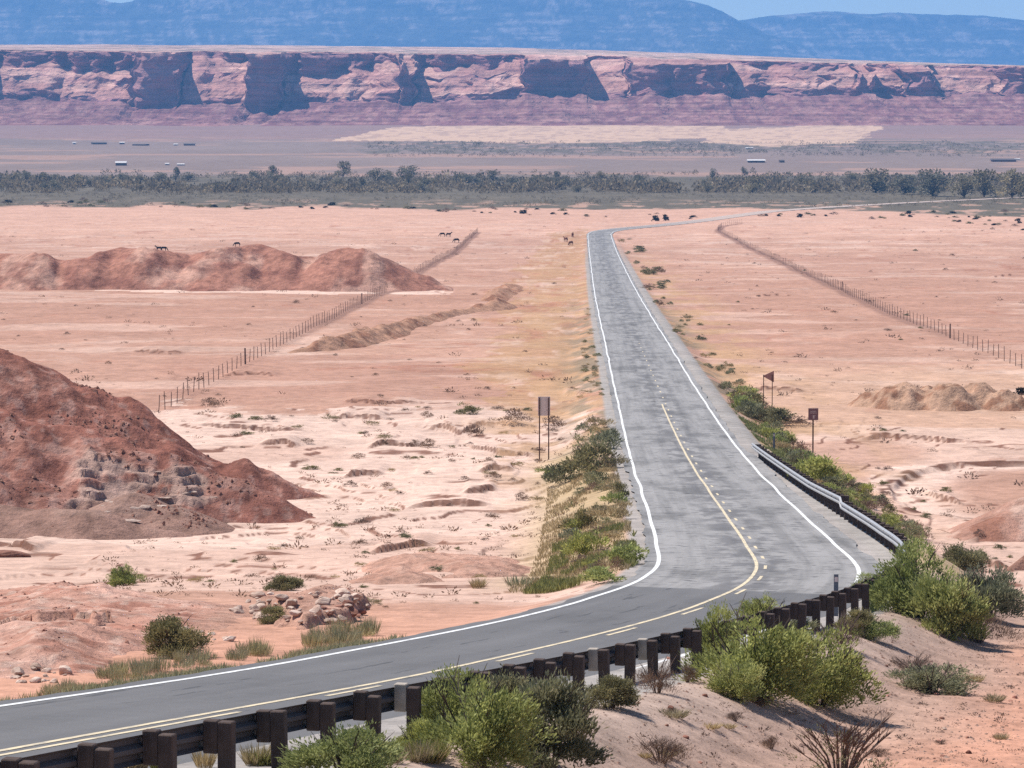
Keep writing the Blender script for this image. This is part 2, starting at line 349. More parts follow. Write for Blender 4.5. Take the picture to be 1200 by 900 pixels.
M_YELLOW = paint("yellow_road_paint", (0.68, 0.56, 0.37), (0.36, 0.32, 0.26), 0.54)

# ------------------------------------------------------------------ ground colours (albedo by kind of soil)
PALE = np.array([0.620, 0.440, 0.355]); TAN = np.array([0.432, 0.250, 0.182]); RED = np.array([0.375, 0.170, 0.115])
OCHRE = np.array([0.430, 0.262, 0.150]); GREY = np.array([0.325, 0.300, 0.280]); SCRUB = np.array([0.128, 0.106, 0.076])
PURPLE = np.array([0.235, 0.172, 0.145]); PEACH = np.array([0.58, 0.39, 0.27]); PINK = np.array([0.51, 0.305, 0.224])
GRAVEL = np.array([0.395, 0.258, 0.198])
def wpoly(pts): return [P(x, y) for x, y in pts]
FENCE_L = [P(x, y) for x, y in ((186, 482), (208, 470), (268, 437), (330, 405), (395, 371), (455, 340))] + [P(508, 310), P(560, 272)]
FENCE_R = [P(x, y) for x, y in ((1216, 440), (1200, 432), (1120, 400), (1050, 371), (960, 329), (900, 300), (865, 284), (841, 271), (846, 266), (870, 262))]
PEACHES = [wpoly([(390, 164), (460, 149), (620, 146), (850, 148), (865, 160), (700, 168), (560, 166)]),
           wpoly([(820, 166), (850, 152), (1000, 146), (1036, 148), (1000, 168), (900, 172)])]
PALE_STRIP = wpoly([(0, 334), (140, 336), (300, 339), (520, 338), (520, 344), (300, 345), (0, 339)])
TRACK = [P(x, y) for x, y in ((398, 164), (500, 158), (560, 168))]
PALEPOLY = wpoly([(185, 474), (300, 481), (420, 476), (560, 476), (690, 470), (700, 500), (655, 560), (690, 640), (690, 692), (560, 700), (420, 700), (330, 690), (150, 690), (-60, 700), (-60, 560)])
Z_DARK = [wpoly([(190, 421), (330, 412), (420, 414), (560, 418), (650, 416), (668, 466), (420, 472), (205, 474)]), wpoly([(-80, 345), (250, 342), (452, 341), (330, 404), (190, 478), (-80, 470)]), wpoly([(1080, 545), (1240, 530), (1240, 562), (1090, 566)]), wpoly([(870, 300), (1240, 300), (1240, 425), (1120, 398), (960, 326)])]
Z_OCHRE = wpoly([(640, 275), (688, 268), (716, 472), (590, 478), (560, 440), (585, 380), (605, 335)])
def mixn(c, t, k): return c + (t - c) * k[:, None]
def ground_col(X, Y):
    u = roadu(X, Y); a = np.abs(u); left = u < 0
    wx = X + 0.9 * (fbm(X/3, Y/3, 3, 51) - 0.5) * np.clip(Y/80, 1, 6); wy = Y + (fbm(X/5, Y/5, 3, 52) - 0.5) * np.clip(Y/9, 4, 60)
    c = np.tile(TAN, (len(X), 1))
    s1 = fbm(X/34, Y/60, 5, 61); s2 = fbm(X/7, Y/16, 4, 62); s3 = fbm(X/90, Y/140, 4, 63)
    c = mixn(c, PINK, sstep(s1, 0.48, 0.66) * 0.55); c = mixn(c, PALE, sstep(s2, 0.62, 0.72) * 0.4)
    c = mixn(c, TAN * np.array([0.88, 0.82, 0.80]), sstep(s3, 0.50, 0.66) * 0.5)
    # hard-edged tan flat with darker plain soil, sand nearer the road on the right
    c = mixn(c, PEACH, np.where(~left, sstep(-np.abs(wy - 262), -60, -20) * 0.45, 0))
    c = mixn(c, PINK * 1.06, sstep(wy, 820, 960) * 0.85); c = c * (0.90 + 0.20 * fbm(X/2.2, Y/4.5, 4, 77, 0.6))[:, None]
    wet = np.where(left, inpoly(wx, wy, PALEPOLY), (Y < 232) & (Y > 95)).astype(float)
    c = mixn(c, PALE * (0.93 + 0.16 * s1[:, None]), wet * np.where(left, 0.92, 0.62))
    c = mixn(c, TAN, wet * sstep(fbm(X/18, Y/26, 4, 64), 0.54, 0.64) * np.where(left, 0.35, 0.7))
    for zi, zp in enumerate(Z_DARK):
        k = inpoly(wx, wy, zp).astype(float); c = mixn(c, TAN * np.array([0.90, 0.86, 0.86]), k * (0.55 if zi else 0.85) * (0.65 + 0.5 * s1))
    k = inpoly(wx + 9*(s2-.5) + 6*(s1-.5), wy + 60*(s2-.5), Z_OCHRE).astype(float); tr = fbm(X/2.6, Y/12, 5, 75, 0.6); c = mixn(c, OCHRE * np.array([0.96, 0.92, 0.9]), k * 0.75); c = mixn(c, PALE, k * sstep(tr, 0.54, 0.64) * 0.45); c = mixn(c, RED, k * sstep(fbm(X/2.2, Y/7, 5, 76, 0.6), 0.54, 0.64) * 0.5)
    # floor of the wash on the right
    ins = inpoly(wx, wy, BANK).astype(float); dd, _ = segd(X, Y, BANK)
    c = mixn(c, TAN * 0.95, ins * sstep(dd, 2.5, 5) * (~left))
    c = mixn(c, PALE * 1.02, ins * sstep(-dd, -3.4, -1.5) * (~left))
    c = mixn(c, PALE * 1.06, inpoly(wx, Y + 4*(s2-0.5), PALE_STRIP).astype(float) * 0.9)
    q = fbm(X/17 + 3, Y/26, 4, 21) * 13.0; fr = np.abs(q - np.floor(q) - 0.5); bk = sstep(-fr, -0.075, -0.03) * sstep(fbm(X/5, Y/8, 3, 24), 0.47, 0.56)
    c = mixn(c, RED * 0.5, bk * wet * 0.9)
    q = fbm(X/60, Y/90, 4, 33) * 7.0; fr = np.abs(q - np.floor(q) - 0.5); bk = sstep(-fr, -0.06, -0.02) * sstep(fbm(X/9, Y/20, 3, 25), 0.52, 0.60)
    c = mixn(c, RED * 0.9, bk * sstep(Y, 235, 265) * sstep(-Y, -1150, -1000) * 0.55)
    c = mixn(c, PALE, sstep(fbm(X/24, Y/9, 4, 26), 0.60, 0.68) * sstep(Y, 235, 265) * sstep(-Y, -1150, -1000) * 0.35)
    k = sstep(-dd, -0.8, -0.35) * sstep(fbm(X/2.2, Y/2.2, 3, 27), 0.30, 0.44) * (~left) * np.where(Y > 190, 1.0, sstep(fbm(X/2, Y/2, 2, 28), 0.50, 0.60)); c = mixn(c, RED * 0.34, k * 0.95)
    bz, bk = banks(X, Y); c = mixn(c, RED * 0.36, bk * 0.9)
    # near ground
    nearL = sstep(-wy, -100, -70) * left
    c = mixn(c, PINK * np.array([1.0, 0.88, 0.82]), nearL * 0.85); c = mixn(c, PALE, nearL * sstep(s2, 0.55, 0.7) * 0.6)
    nearR = sstep(-Y, -112, -100) * (~left)
    gv = fbm(X/1.1, Y/1.4, 5, 70, 0.65); c = mixn(c, GRAVEL * (0.72 + 0.56 * gv[:, None]), nearR * 0.95); c = mixn(c, np.array([0.42, 0.33, 0.275]), nearR * sstep(-u, -7.5, -5.0) * 0.6)
    c = mixn(c, PINK * np.array([1.0, 0.85, 0.78]), nearR * sstep(u + 3 * (s2 - 0.5), 7.5, 10.5) * 0.9)
    # roadside strips
    st = sstep(-a, -16, -8) * sstep(Y, 125, 220) * sstep(-Y, -900, -500)
    c = mixn(c, OCHRE, st * sstep(fbm(X/3, Y/10, 4, 66), 0.36, 0.6) * 0.85)
    c = mixn(c, SCRUB * 1.5, sstep(-a, -8.5, -5) * sstep(Y, 150, 230) * sstep(-Y, -560, -330) * sstep(fbm(X/1.6, Y/6, 4, 67), 0.40, 0.58) * 0.75)
    emb = sstep(-a, -9.5, -6.5) * sstep(a, 3.9, 4.3) * sstep(Y, 98, 108) * sstep(-Y, -215, -190)
    c = mixn(c, np.array([0.40, 0.30, 0.17]), emb * 0.8)
    c = mixn(c, GREY, sstep(-a, np.where(left, -4.2, -4.9), np.where(left, -3.9, -4.6)) * sstep(-Y, -900, -600) * 0.92)
    # soil along the fences
    for fl in (FENCE_L, FENCE_R):
        d, _ = segd(X, Y, fl); c = mixn(c, TAN * np.array([0.62, 0.60, 0.62]), sstep(-d, -1.5, -0.6) * sstep(Y, 300, 420) * 0.9)
    # river flat and beyond
    edge = 1215 + 120 * sstep(-X, 60, 330) - 130 * sstep(X, 60, 200); n4 = fbm(X/25, Y/45, 4, 71); n5 = fbm(X/9, Y/22, 4, 72)
    k = sstep(Y + 170 * (n4 - 0.5), edge - 14, edge + 14)
    c = mixn(c, SCRUB * (0.8 + 0.5 * n5[:, None]), k); c = mixn(c, PINK, k * sstep(n5, 0.60, 0.68) * sstep(-Y, -1420, -1220) * 0.8)
    k = sstep(Y + 200 * (n4 - 0.5), 1840, 1960)
    c = mixn(c, PURPLE * (0.86 + 0.28 * fbm(X/60, Y/160, 4, 73)[:, None]), k); c = mixn(c, PINK * 0.8, k * sstep(fbm(X/120, Y/60, 3, 74), 0.60, 0.66) * 0.6)
    k = sstep(Y + 260 * (n4 - 0.5), 2560, 2620) * sstep(-Y, -3050, -2960) * sstep(X, -160, -90)
    c = mixn(c, SCRUB * 1.05, k * sstep(n5, 0.38, 0.55) * 0.85)
    k = sstep(Y + 300 * (n4 - 0.5), 3020, 3100); c = mixn(c, PURPLE * np.array([1.15, 0.98, 1.0]), k * 0.8)
    for pp in PEACHES: c = mixn(c, PEACH * 0.95, inpoly(X + 12 * (n5 - .5), Y + 120 * (n4 - 0.5), pp).astype(float) * (0.55 + 0.45 * sstep(n5, 0.35, 0.5)))
    return np.clip(c, 0.01, 0.9)

# ------------------------------------------------------------------ ground sheet
def grid_faces(nr, nc):
    i = np.arange(nr - 1)[:, None] * nc + np.arange(nc - 1)[None, :]
    return np.stack([i, i + 1, i + nc + 1, i + nc], -1).reshape(-1, 4)
_Yt = np.concatenate([np.arange(30, 400, 0.05), np.arange(400, 3650, 1.0)]); _rt = HL(_Yt) / _Yt
_want = np.arange(792, 4, -0.88) / F
_rows = np.interp(-_want, -_rt, _Yt)
rowsY = np.unique(np.concatenate([np.array([2, 6, 10, 14, 18, 22, 26, 30, 33, 36.0]), _rows[_rows > 36.5], np.geomspace(_rows.max() + 60, 26000, 24)]))
cols = np.concatenate([np.linspace(-0.60, -0.17, 34)[:-1], np.linspace(-0.168, 0.168, 800), np.linspace(0.17, 0.60, 34)[1:]])
GX = (rowsY[:, None] * cols[None, :]); GX[0:4] = np.linspace(-14, 14, len(cols))[None, :] * 1.0
GY = np.broadcast_to(rowsY[:, None], GX.shape).copy()
gx, gy = GX.ravel(), GY.ravel(); gzv = ground_z(gx, gy)
gme = mesh_np("ground", np.stack([gx, gy, gzv], -1), grid_faces(*GX.shape), M_GROUND, True, ground_col(gx, gy))
link("ground", gme, kind="structure")

# ------------------------------------------------------------------ road and markings
def ribbon(name, pts, offs, mat, lift, parent=None, v0=0.0):
    """pts: (x, y, z) along; offs: offsets across; UV in metres"""
    pts = np.asarray(pts, float); T = np.gradient(pts[:, :2], axis=0); T /= np.linalg.norm(T, axis=1)[:, None]
    s = np.concatenate([[0], np.cumsum(np.linalg.norm(np.diff(pts[:, :2], axis=0), axis=1))]) + v0
    V = []; UV = []
    for i, p in enumerate(pts):
        oo = offs(i) if callable(offs) else offs
        for o in oo: V.append((p[0] + T[i, 1]*o, p[1] - T[i, 0]*o, p[2] + lift)); UV.append((o, s[i]))
    nc = len(oo); fc = grid_faces(len(pts), nc)
    me = mesh_np(name, V, fc, mat, True); uvl = me.uv_layers.new(name="UV"); UV = np.array(UV, np.float32)
    uvl.data.foreach_set("uv", UV[fc.ravel()].ravel())
    return me
ry = np.concatenate([np.arange(24, 180, 0.5), np.arange(180, 913, 3.0)])
near_pts = np.stack([XC(ry), ry, -HR(ry)], -1)
far_pts = np.stack([FARX[1:], FARY[1:], np.zeros(len(FARX) - 1)], -1); far_pts[:, 2] = -(HL(far_pts[:, 1]) - 0.25)
_bl = sstep(far_pts[:, 1], 905, 960); far_pts[:, 2] = -HR(np.minimum(far_pts[:, 1], 1170)) * (1 - _bl) + far_pts[:, 2] * _bl
RP = np.concatenate([near_pts, far_pts]); RS = np.concatenate([[0], np.cumsum(np.linalg.norm(np.diff(RP[:, :2], axis=0), axis=1))])
_ew = fbm(RS / 2.3, RS * 0 + 4, 3, 81) - 0.5; _ew2 = fbm(RS / 2.9, RS * 0 + 9, 3, 82) - 0.5
def road_offs(i): return [-3.45 - 0.30 * _ew[i], -1.7, 0, 1.7, (3.75 if RP[i, 1] < 185 else 3.45) + 0.30 * _ew2[i]]
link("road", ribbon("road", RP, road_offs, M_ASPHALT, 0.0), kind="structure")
def along(s):
    return np.stack([np.interp(s, RS, RP[:, k]) for k in range(3)], -1)
def y2s(y): return float(np.interp(y, RP[:, 1], RS))
def line(name, s0, s1, off, w, mat, step=0.6, wob=0.03):
    n = max(3, int((s1 - s0) / step)); s = np.linspace(s0, s1, n); pts = along(s)
    jit = (fbm(s / 9, s * 0, 2, 91) - 0.5) * wob * 2
    return ribbon(name, pts, lambda i: [off - w/2 + jit[i], off + w/2 + jit[i]], mat, 0.006, v0=s0)
SE = RS[-1] - 420
link("road_edge_line", line("road_edge_line", 0.5, SE, -3.05, 0.13, M_WHITE, 0.6, 0.06), kind="structure")
link("road_edge_line", line("road_edge_line", 0.5, SE, 3.05, 0.13, M_WHITE, 0.6, 0.06), kind="structure")
link("road_centre_line", line("road_centre_line", 0.5, y2s(236), -0.02, 0.11, M_YELLOW), kind="structure")
dash = [(26, 49.2), (53.3, 56.2), (63.8, 66.6), (73.2, 76.2), (81.6, 84.4), (90.2, 92.4), (96.5, 98.6), (102.2, 104)]
y = 107.6
while y < 330: dash.append((y, y + 1.5)); y += 5.7 + (y - 107) * 0.012
mo = [line("road_dashes", y2s(a), y2s(b), 0.25, 0.095, M_YELLOW, 0.5, 0.01) for a, b in dash]
import bmesh
bm = bmesh.new()
for me in mo: bm.from_mesh(me); bpy.data.meshes.remove(me)
dm = bpy.data.meshes.new("road_dashes"); bm.to_mesh(dm); bm.free(); dm.materials.append(M_YELLOW)
link("road_dashes", dm, kind="structure")

# ------------------------------------------------------------------ hills and mounds (terrain patches of their own)
def patch(name, x0, x1, y0, y1, step, hfun, cfun, mat=None):
    nx, ny = int((x1-x0)/step[0]) + 1, int((y1-y0)/step[1]) + 1
    X, Y = np.meshgrid(np.linspace(x0, x1, nx), np.linspace(y0, y1, ny)); X, Y = X.ravel(), Y.ravel()
    g = ground_z(X, Y, False); h = hfun(X, Y); keep = h > -0.6
    fc = grid_faces(ny, nx); fc = fc[keep[fc].any(1)]
    used, inv = np.unique(fc.ravel(), return_inverse=True)
    me = mesh_np(name, np.stack([X, Y, g + np.maximum(h, -1.2)], -1)[used], inv.reshape(-1, 4), mat or M_MOUND, True, cfun(X, Y, h)[used])
    return link(name, me, kind="structure")
def crest(X, Y, pts, sl, k=1.0):
    """ridge: pts (x, y, height), flanks of slope sl"""
    best = np.full(X.shape, -9.0)
    for i in range(len(pts) - 1):
        ax, ay, ah = pts[i]; bx, by, bh = pts[i+1]; dx, dy = bx-ax, by-ay
        t = np.clip(((X-ax)*dx + (Y-ay)*dy)/(dx*dx+dy*dy), 0, 1); d = np.hypot(X-ax-t*dx, Y-ay-t*dy); hc = ah + (bh-ah)*t
        r = hc - sl * (np.sqrt(d*d + k*k) - k); best = np.maximum(best, r)
    return best
def smax(a, b, k): return np.maximum(a, b) + np.maximum(k - np.abs(a-b), 0)**2 / (4*k)
MOUND_A = [(-44, 176, 12.5), (-33, 175, 9.6), (-26, 174, 7.4), (-23.8, 173.7, 6.35), (-20.3, 173.5, 4.95), (-19.0, 173.2, 3.75), (-17.3, 173, 2.8), (-14.3, 172, 2.0), (-12.6, 171.8, 1.45), (-10.8, 171.5, 0.6), (-9.2, 171, 0.05)]
MOUND_B = [(-40, 158, 8.6), (-30, 159, 6.6), (-24, 160, 4.9), (-20, 160, 4.0), (-16, 159, 2.9), (-13, 158, 1.8), (-10.2, 157, 0.3)]
MOUND_C = [(-34, 150.5, 1.5), (-24, 150, 1.25), (-20.5, 150, 0.8)]
MOUND_D = [(-20.5, 149.5, 1.0), (-18.5, 149, 1.0), (-15.2, 148.6, 0.1)]
MOUND_E = [(-16.8, 152.5, 1.5), (-15.6, 152, 1.0), (-13.8, 151.3, 0.05)]
def outcrop(X, Y, h):
    e = 1.5*(fbm(X/1.1, Y/1.5, 3, 118)-0.5)
    return sstep(-np.abs(X + 17.0 + e), -3.3, -2.8) * sstep(-Y, -162.5, -161.5) * sstep(h + 0.5*e, 0.65, 0.85) * sstep(-h - 0.7*e - 0.22*(X+17), -2.7, -2.4)
def mound_h(X, Y):
    wxx = X + 1.6*(fbm(X/5, Y/5, 3, 101)-0.5); wyy = Y + 2.2*(fbm(X/5, Y/5, 3, 102)-0.5)
    h = smax(crest(wxx, wyy, MOUND_A, 0.68), crest(wxx, wyy, MOUND_B, 0.62), 0.5) - 0.12
    lump = (fbm(X/2.2, Y/2.2, 4, 103)-0.5)
    gl = 1 - np.abs(2*fbm((X + 0.5*Y)/3.4, (Y - 0.5*X)/14, 3, 107) - 1)
    h = h + np.clip(h, 0, 2) * (0.34 * lump + 0.42*(gl - 0.75)) + 0.17*np.clip(h, 0, 1)*(fbm(X/0.5, Y/0.5, 4, 104)-0.5)
    om = outcrop(X, Y, h); hb = h + 0.9*(fbm(X/2.3, Y/9, 4, 109, 0.6)-0.5) + 0.07*X; h = h + om * sstep(fbm(X/1.1, Y/4, 3, 117), 0.24, 0.40) * (terr(hb*2.5, 0.13)/2.5 - hb + 0.14 + 0.09*(fbm(X/1.4, Y/4, 3, 110)-0.5))
    low = np.maximum(np.maximum(crest(wxx, wyy, MOUND_C, 0.55), crest(X, wyy, MOUND_D, 0.5)), crest(X, wyy, MOUND_E, 0.5))
    return np.maximum(h, low + 0.06*lump)
def mound_c(X, Y, h):
    n = fbm(X/2.4, Y/2.4, 4, 105); n2 = fbm(X/9, Y/7, 3, 106)
    c = np.tile(np.array([0.310, 0.130, 0.095]), (len(X), 1)); c = mixn(c, np.array([0.40, 0.208, 0.160]), sstep(n2, 0.42, 0.62)*0.75)
    c = mixn(c, np.array([0.25, 0.105, 0.078]), sstep(n, 0.52, 0.68)*0.75); n3 = fbm(X/0.45, Y/0.6, 3, 108); c = mixn(c, np.array([0.22, 0.09, 0.066]), sstep(n3, 0.56, 0.66)*0.55); c = mixn(c, np.array([0.46, 0.30, 0.25]), sstep(-n3, -0.40, -0.32)*0.4)
    low = np.maximum(np.maximum(crest(X, Y, MOUND_C, 0.55), crest(X, Y, MOUND_D, 0.5)), crest(X, Y, MOUND_E, 0.5))
    om = outcrop(X, Y, h); c = mixn(c, np.array([0.44, 0.295, 0.24]) * (0.75 + 0.55*fbm(X/2.6, h*5.0, 4, 119))[:, None], om * sstep(fbm(X/1.5, h*2.2, 4, 120, 0.6), 0.30, 0.46) * 0.88)
    c = mixn(c, np.array([0.31, 0.19, 0.148]), (low > h - 0.5) * (low > -0.2) * 0.85)
    return c
patch("hill", -44, -8.4, 143, 186, (0.09, 0.11), mound_h, mound_c)
RIDGE_PX = [(-60, 300), (0, 297), (40, 298), (80, 306), (105, 300), (140, 290), (180, 294), (225, 297), (262, 291), (300, 286), (340, 300), (372, 301), (410, 288), (440, 300), (480, 318), (515, 334)]
RIDGE = []
for i, (px, py) in enumerate(RIDGE_PX):
    yy = 521 + (3.5 if i % 2 else -2.5); tx, tz = ray(px, py); g = float(ground_z(np.array([tx*yy]), np.array([float(yy)]), False)[0])
    RIDGE.append((tx*yy, yy, tz*yy - g))
def ridge_h(X, Y):
    wxx = X + 2.0*(fbm(X/6, Y/6, 3, 111)-0.5)
    gul = fbm(X/2.6, Y/14, 4, 112) - 0.5
    h = crest(wxx, Y + 5.0*(fbm(X/7, Y/9, 3, 113)-0.5), RIDGE, 0.52, 1.6)
    h = h + np.clip(h, 0, 3)*0.62*gul*sstep(522 - Y, -1, 3) + 0.2*np.clip(h, 0, 1)*(fbm(X/1.2, Y/1.2, 3, 114)-0.5)
    return h
def ridge_c(X, Y, h):
    n = fbm(X/5, Y/7, 4, 115); c = np.tile(np.array([0.35, 0.165, 0.118]), (len(X), 1)); c = mixn(c, np.array([0.49, 0.29, 0.22]), sstep(n, 0.52, 0.7)*0.8)
    c = mixn(c, np.array([0.21, 0.09, 0.068]), sstep(fbm(X/3, h/1.2, 3, 116), 0.52, 0.68)*0.6); return c
patch("hill", -88, -9, 500, 545, (0.35, 0.35), ridge_h, ridge_c)
BERM = [(*P(x, y), h) for x, y, h in ((338, 414, 0.1), (365, 411, 0.9), (400, 406, 1.2), (450, 393, 1.15), (500, 376, 0.75), (545, 366, 0.5), (585, 360, 1.2), (606, 360, 0.1))] 
BERM2 = [(*P(578, 352), 0.6), (*P(592, 340), 0.9), (*P(600, 333), 0.2)]
def berm_h(X, Y):
    wyy = Y + 3.5*(fbm(X/1.8, Y/9, 3, 121)-0.5)
    h = np.maximum(crest(X, wyy, BERM, 0.55, 0.5), crest(X, wyy, BERM2, 0.4, 0.5))
    return h*(0.45 + 1.05*fbm(X/3, Y/12, 3, 124)) - 0.1 + 0.8*np.clip(h, 0, 1)*(fbm(X/0.9, Y/2, 4, 122)-0.5)
def berm_c(X, Y, h):
    n = fbm(X/1.5, Y/4, 4, 123); c = np.tile(np.array([0.40, 0.225, 0.15]), (len(X), 1)); c = mixn(c, np.array([0.27, 0.125, 0.08]), sstep(n, 0.5, 0.66)*0.7); return c
patch("dirt_berm", BERM[0][0]-3, BERM[-1][0]+4, BERM[0][1]-6, BERM2[2][1]+8, (0.2, 0.35), berm_h, berm_c)
def heap_h(X, Y):
    h = np.full(X.shape, -9.0)
    for cx, cy, hh, r in ((27.6, 254, 1.2, 2.6), (29.0, 252.5, 1.75, 3.0), (31.3, 254, 1.5, 2.4), (32.3, 251.5, 1.8, 2.8), (34.6, 253, 1.8, 2.6), (36.3, 251.5, 1.2, 2.4)):
        h = np.maximum(h, hh*(1 - (np.hypot(X-cx, (Y-cy)*0.8)/r)**1.6))
    return h + 0.75*np.clip(h+.2, 0, 1)*(fbm(X/0.75, Y/0.9, 4, 131)-0.5)
def heap_c(X, Y, h):
    n = fbm(X/1, Y/1.2, 4, 132); c = np.tile(np.array([0.46, 0.285, 0.195]), (len(X), 1)); return mixn(c, np.array([0.27, 0.13, 0.08]), sstep(n, 0.52, 0.64)*0.8)
patch("dirt_heap", 23, 40, 246, 260, (0.14, 0.2), heap_h, heap_c)
def rmound_h(X, Y):
    h = crest(X + 0.8*(fbm(X/3, Y/3, 3, 141)-.5), Y + 1.6*(fbm(X/3, Y/3, 3, 144)-.5), [(20.8, 156, 0.0), (23, 158, 0.9), (26, 161, 1.9), (33, 166, 3.4)], 0.42, 0.5)
    h2 = crest(X, Y + 1.5*(fbm(X/2, Y/2, 3, 145)-.5), [(20.7, 141, 0.1), (22.0, 141.5, 0.8), (25, 142, 1.3)], 0.85, 0.2)
    return np.maximum(h, h2) + 0.4*(fbm(X/1.5, Y/1.5, 4, 142)-0.5)*np.clip(np.maximum(h, h2), 0, 1)
def rmound_c(X, Y, h):
    n = fbm(X/2, Y/3, 4, 143); c = np.tile(np.array([0.39, 0.215, 0.16]), (len(X), 1)); c = mixn(c, PALE*0.9, sstep(n, 0.56, 0.7)*0.6); return mixn(c, RED*0.75, sstep(-n, -0.42, -0.3)*0.8)
patch("hill", 18, 36, 136, 178, (0.12, 0.16), rmound_h, rmound_c)
# low red hummocks just across the road, bottom left
PLAT = wpoly([(-80, 700), (60, 694), (170, 700), (290, 708), (330, 722), (255, 736), (205, 742), (150, 764), (140, 786), (95, 793), (62, 783), (20, 790), (-80, 802)])
LEDGE = wpoly([(300, 706), (350, 693), (395, 688), (432, 700), (424, 718), (388, 732), (372, 742), (335, 728)])
HUM = [(*P(505, 662), 0.5, 2.8, 9), (*P(560, 668), 0.4, 2.2, 7), (*P(470, 684), 0.35, 1.6, 5)]
def plateau(X, Y, poly, hh, wx, front, back):
    d, _ = segd(X, Y, poly + poly[:1]); ins = inpoly(X, Y, poly); cyy = np.mean([p[1] for p in poly]); d = np.where(ins, d, -d)
    w = np.where(Y < cyy + wx*(fbm(X/2, Y/4, 2, 158)-0.5), front, back)
    return hh*np.minimum(d/w, 1) - 0.02
def hum_h(X, Y):
    wxx = X + 1.5*(fbm(X/1.6, Y/2.6, 4, 151)-.5); wyy = Y + 6.0*(fbm(X/1.3, Y/3.0, 4, 152)-.5)
    big = fbm(X/3, Y/7, 3, 156)
    h = np.maximum(plateau(wxx, wyy, PLAT, 0.20 + 0.45*big, 8, 1.8, 4.0), plateau(wxx, wyy, LEDGE, 0.38, 3, 0.25, 1.5))
    for cx, cy, hh, rx, ryy in HUM: h = smax(h, hh*1.1*(1-((wxx-cx)/rx)**2-((wyy-cy)/ryy)**2), 0.1)
    return h + 0.17*np.clip(h+.05, 0, 0.5)*(fbm(X/0.45, Y/0.7, 4, 153)-0.5)*2 + 0.14*np.clip(h, 0, .4)*(fbm(X/1.7, Y/3, 3, 157)-.5)*2
def hum_c(X, Y, h):
    n = fbm(X/0.9, Y/1.6, 4, 154); n2 = fbm(X/2.5, Y/5, 3, 155)
    c = np.tile(np.array([0.485, 0.262, 0.195]), (len(X), 1)); c = mixn(c, np.array([0.56, 0.35, 0.275]), sstep(n2, 0.42, 0.62)*0.6)
    c = mixn(c, np.array([0.34, 0.14, 0.095]), sstep(n, 0.54, 0.66)*0.6); n3 = fbm(X/0.3, Y/0.5, 3, 159); c = mixn(c, np.array([0.58, 0.40, 0.32]), sstep(n3, 0.60, 0.68)*0.6); return mixn(c, TAN, sstep(X, -8.2, -7.0)*0.7)
patch("dirt_hummocks", -19, 3, 56, 125, (0.07, 0.14), hum_h, hum_c)

# ------------------------------------------------------------------ sandstone cliff across the valley
def cliff_mat():
    m, t, b = newmat("cliff_sandstone"); pos = geo_pos(t); at = N(t, "ShaderNodeVertexColor", layer_name="Col")
    n1 = noise(t, mapping(t, pos, (0.03, 0.03, 0.10)), 1.0, 8, 0.68); n2 = noise(t, mapping(t, pos, (0.006, 0.006, 0.35)), 1.0, 4, 0.6); n3 = noise(t, mapping(t, pos, (0.16, 0.16, 0.03)), 1.0, 4, 0.6)
    c = mixc(t, at.outputs[0], ramp(t, n1, [(0.3, 0.66), (0.5, 1.0), (0.7, 1.22)]), 1.0, 'MULTIPLY')
    c = mixc(t, c, ramp(t, n2, [(0.35, (0.60, 0.52, 0.52)), (0.6, (1.12, 1.1, 1.08))]), 0.85, 'MULTIPLY')
    c = mixc(t, c, ramp(t, n3, [(0.35, 0.82), (0.6, 1.08)]), 0.6, 'MULTIPLY')
    t.links.new(c, b.inputs["Base Color"]); b.inputs["Roughness"].default_value = 1.0; b.inputs["Specular IOR Level"].default_value = 0.05
    bump(t, b, n1, 1.0, 9.0); return m
CY = 3950.0; PXM = CY / F                 # metres per photo pixel at the cliff
cx_ = np.arange(-820, 821, 1.25); cpx = 600 + cx_ / PXM
rim = np.interp(cpx, [-250, 0, 300, 500, 620, 760, 900, 1000, 1200, 1450], [58, 59, 61, 62, 64, 67, 71, 74, 78, 84])
foot = np.interp(cpx, [-250, 0, 250, 480, 700, 900, 1200, 1450], [118, 116, 121, 119, 113, 112, 110, 110])
def jag(px, sc, seed, amp):
    return amp*1.3*(fbm(px/sc, px*0 + 0.37*seed, 4, seed, 0.55) - 0.5)
rim = rim + jag(cpx, 40, 201, 3.2); foot = foot + jag(cpx, 30, 202, 7)
# full-height shaded walls: (x0, x1, top row, bottom row) read off, converted to metres below
WALLS = [(162, 218, 62, 127), (296, 332, 64, 131), (612, 688, 70, 110), (733, 852, 76, 112), (1050, 1086, 84, 112), (1163, 1212, 77, 110), (470, 486, 92, 122), (-60, -10, 70, 110)]
_r = random.Random(5)
SMALL = [(q, q + _r.uniform(6, 16), _r.uniform(86, 104), _r.uniform(108, 120)) for q in [_r.uniform(-150, 1400) for _ in range(7)]]
UPPER = [(-100, 60, 15), (60, 165, 17), (215, 280, 12), (300, 485, 24), (485, 605, 15), (640, 690, 6), (690, 1460, 4)]
wallk = np.zeros_like(cpx); wtop = rim + 2; wbot = foot.copy()
for x0, x1, t0, b0 in SMALL + WALLS:
    k = (cpx > x0 + jag(cpx, 9, int(x0) % 97, 3)) & (cpx < x1 + jag(cpx, 9, int(x1) % 89, 3))
    wallk[k] = 1; wtop[k] = np.maximum(t0 + jag(cpx[k], 18, 11, 3), rim[k] + 0.5); wbot[k] = b0 + jag(cpx[k], 14, 12, 5)
uph = np.full_like(cpx, 5.0)
for x0, x1, h in UPPER: uph[(cpx > x0) & (cpx < x1)] = h
uph = np.convolve(np.pad(uph, 8, mode='edge'), np.ones(17)/17, 'valid'); uph = np.clip(uph * (1 + jag(cpx, 26, 205, 1.9)), 0.8, 26)
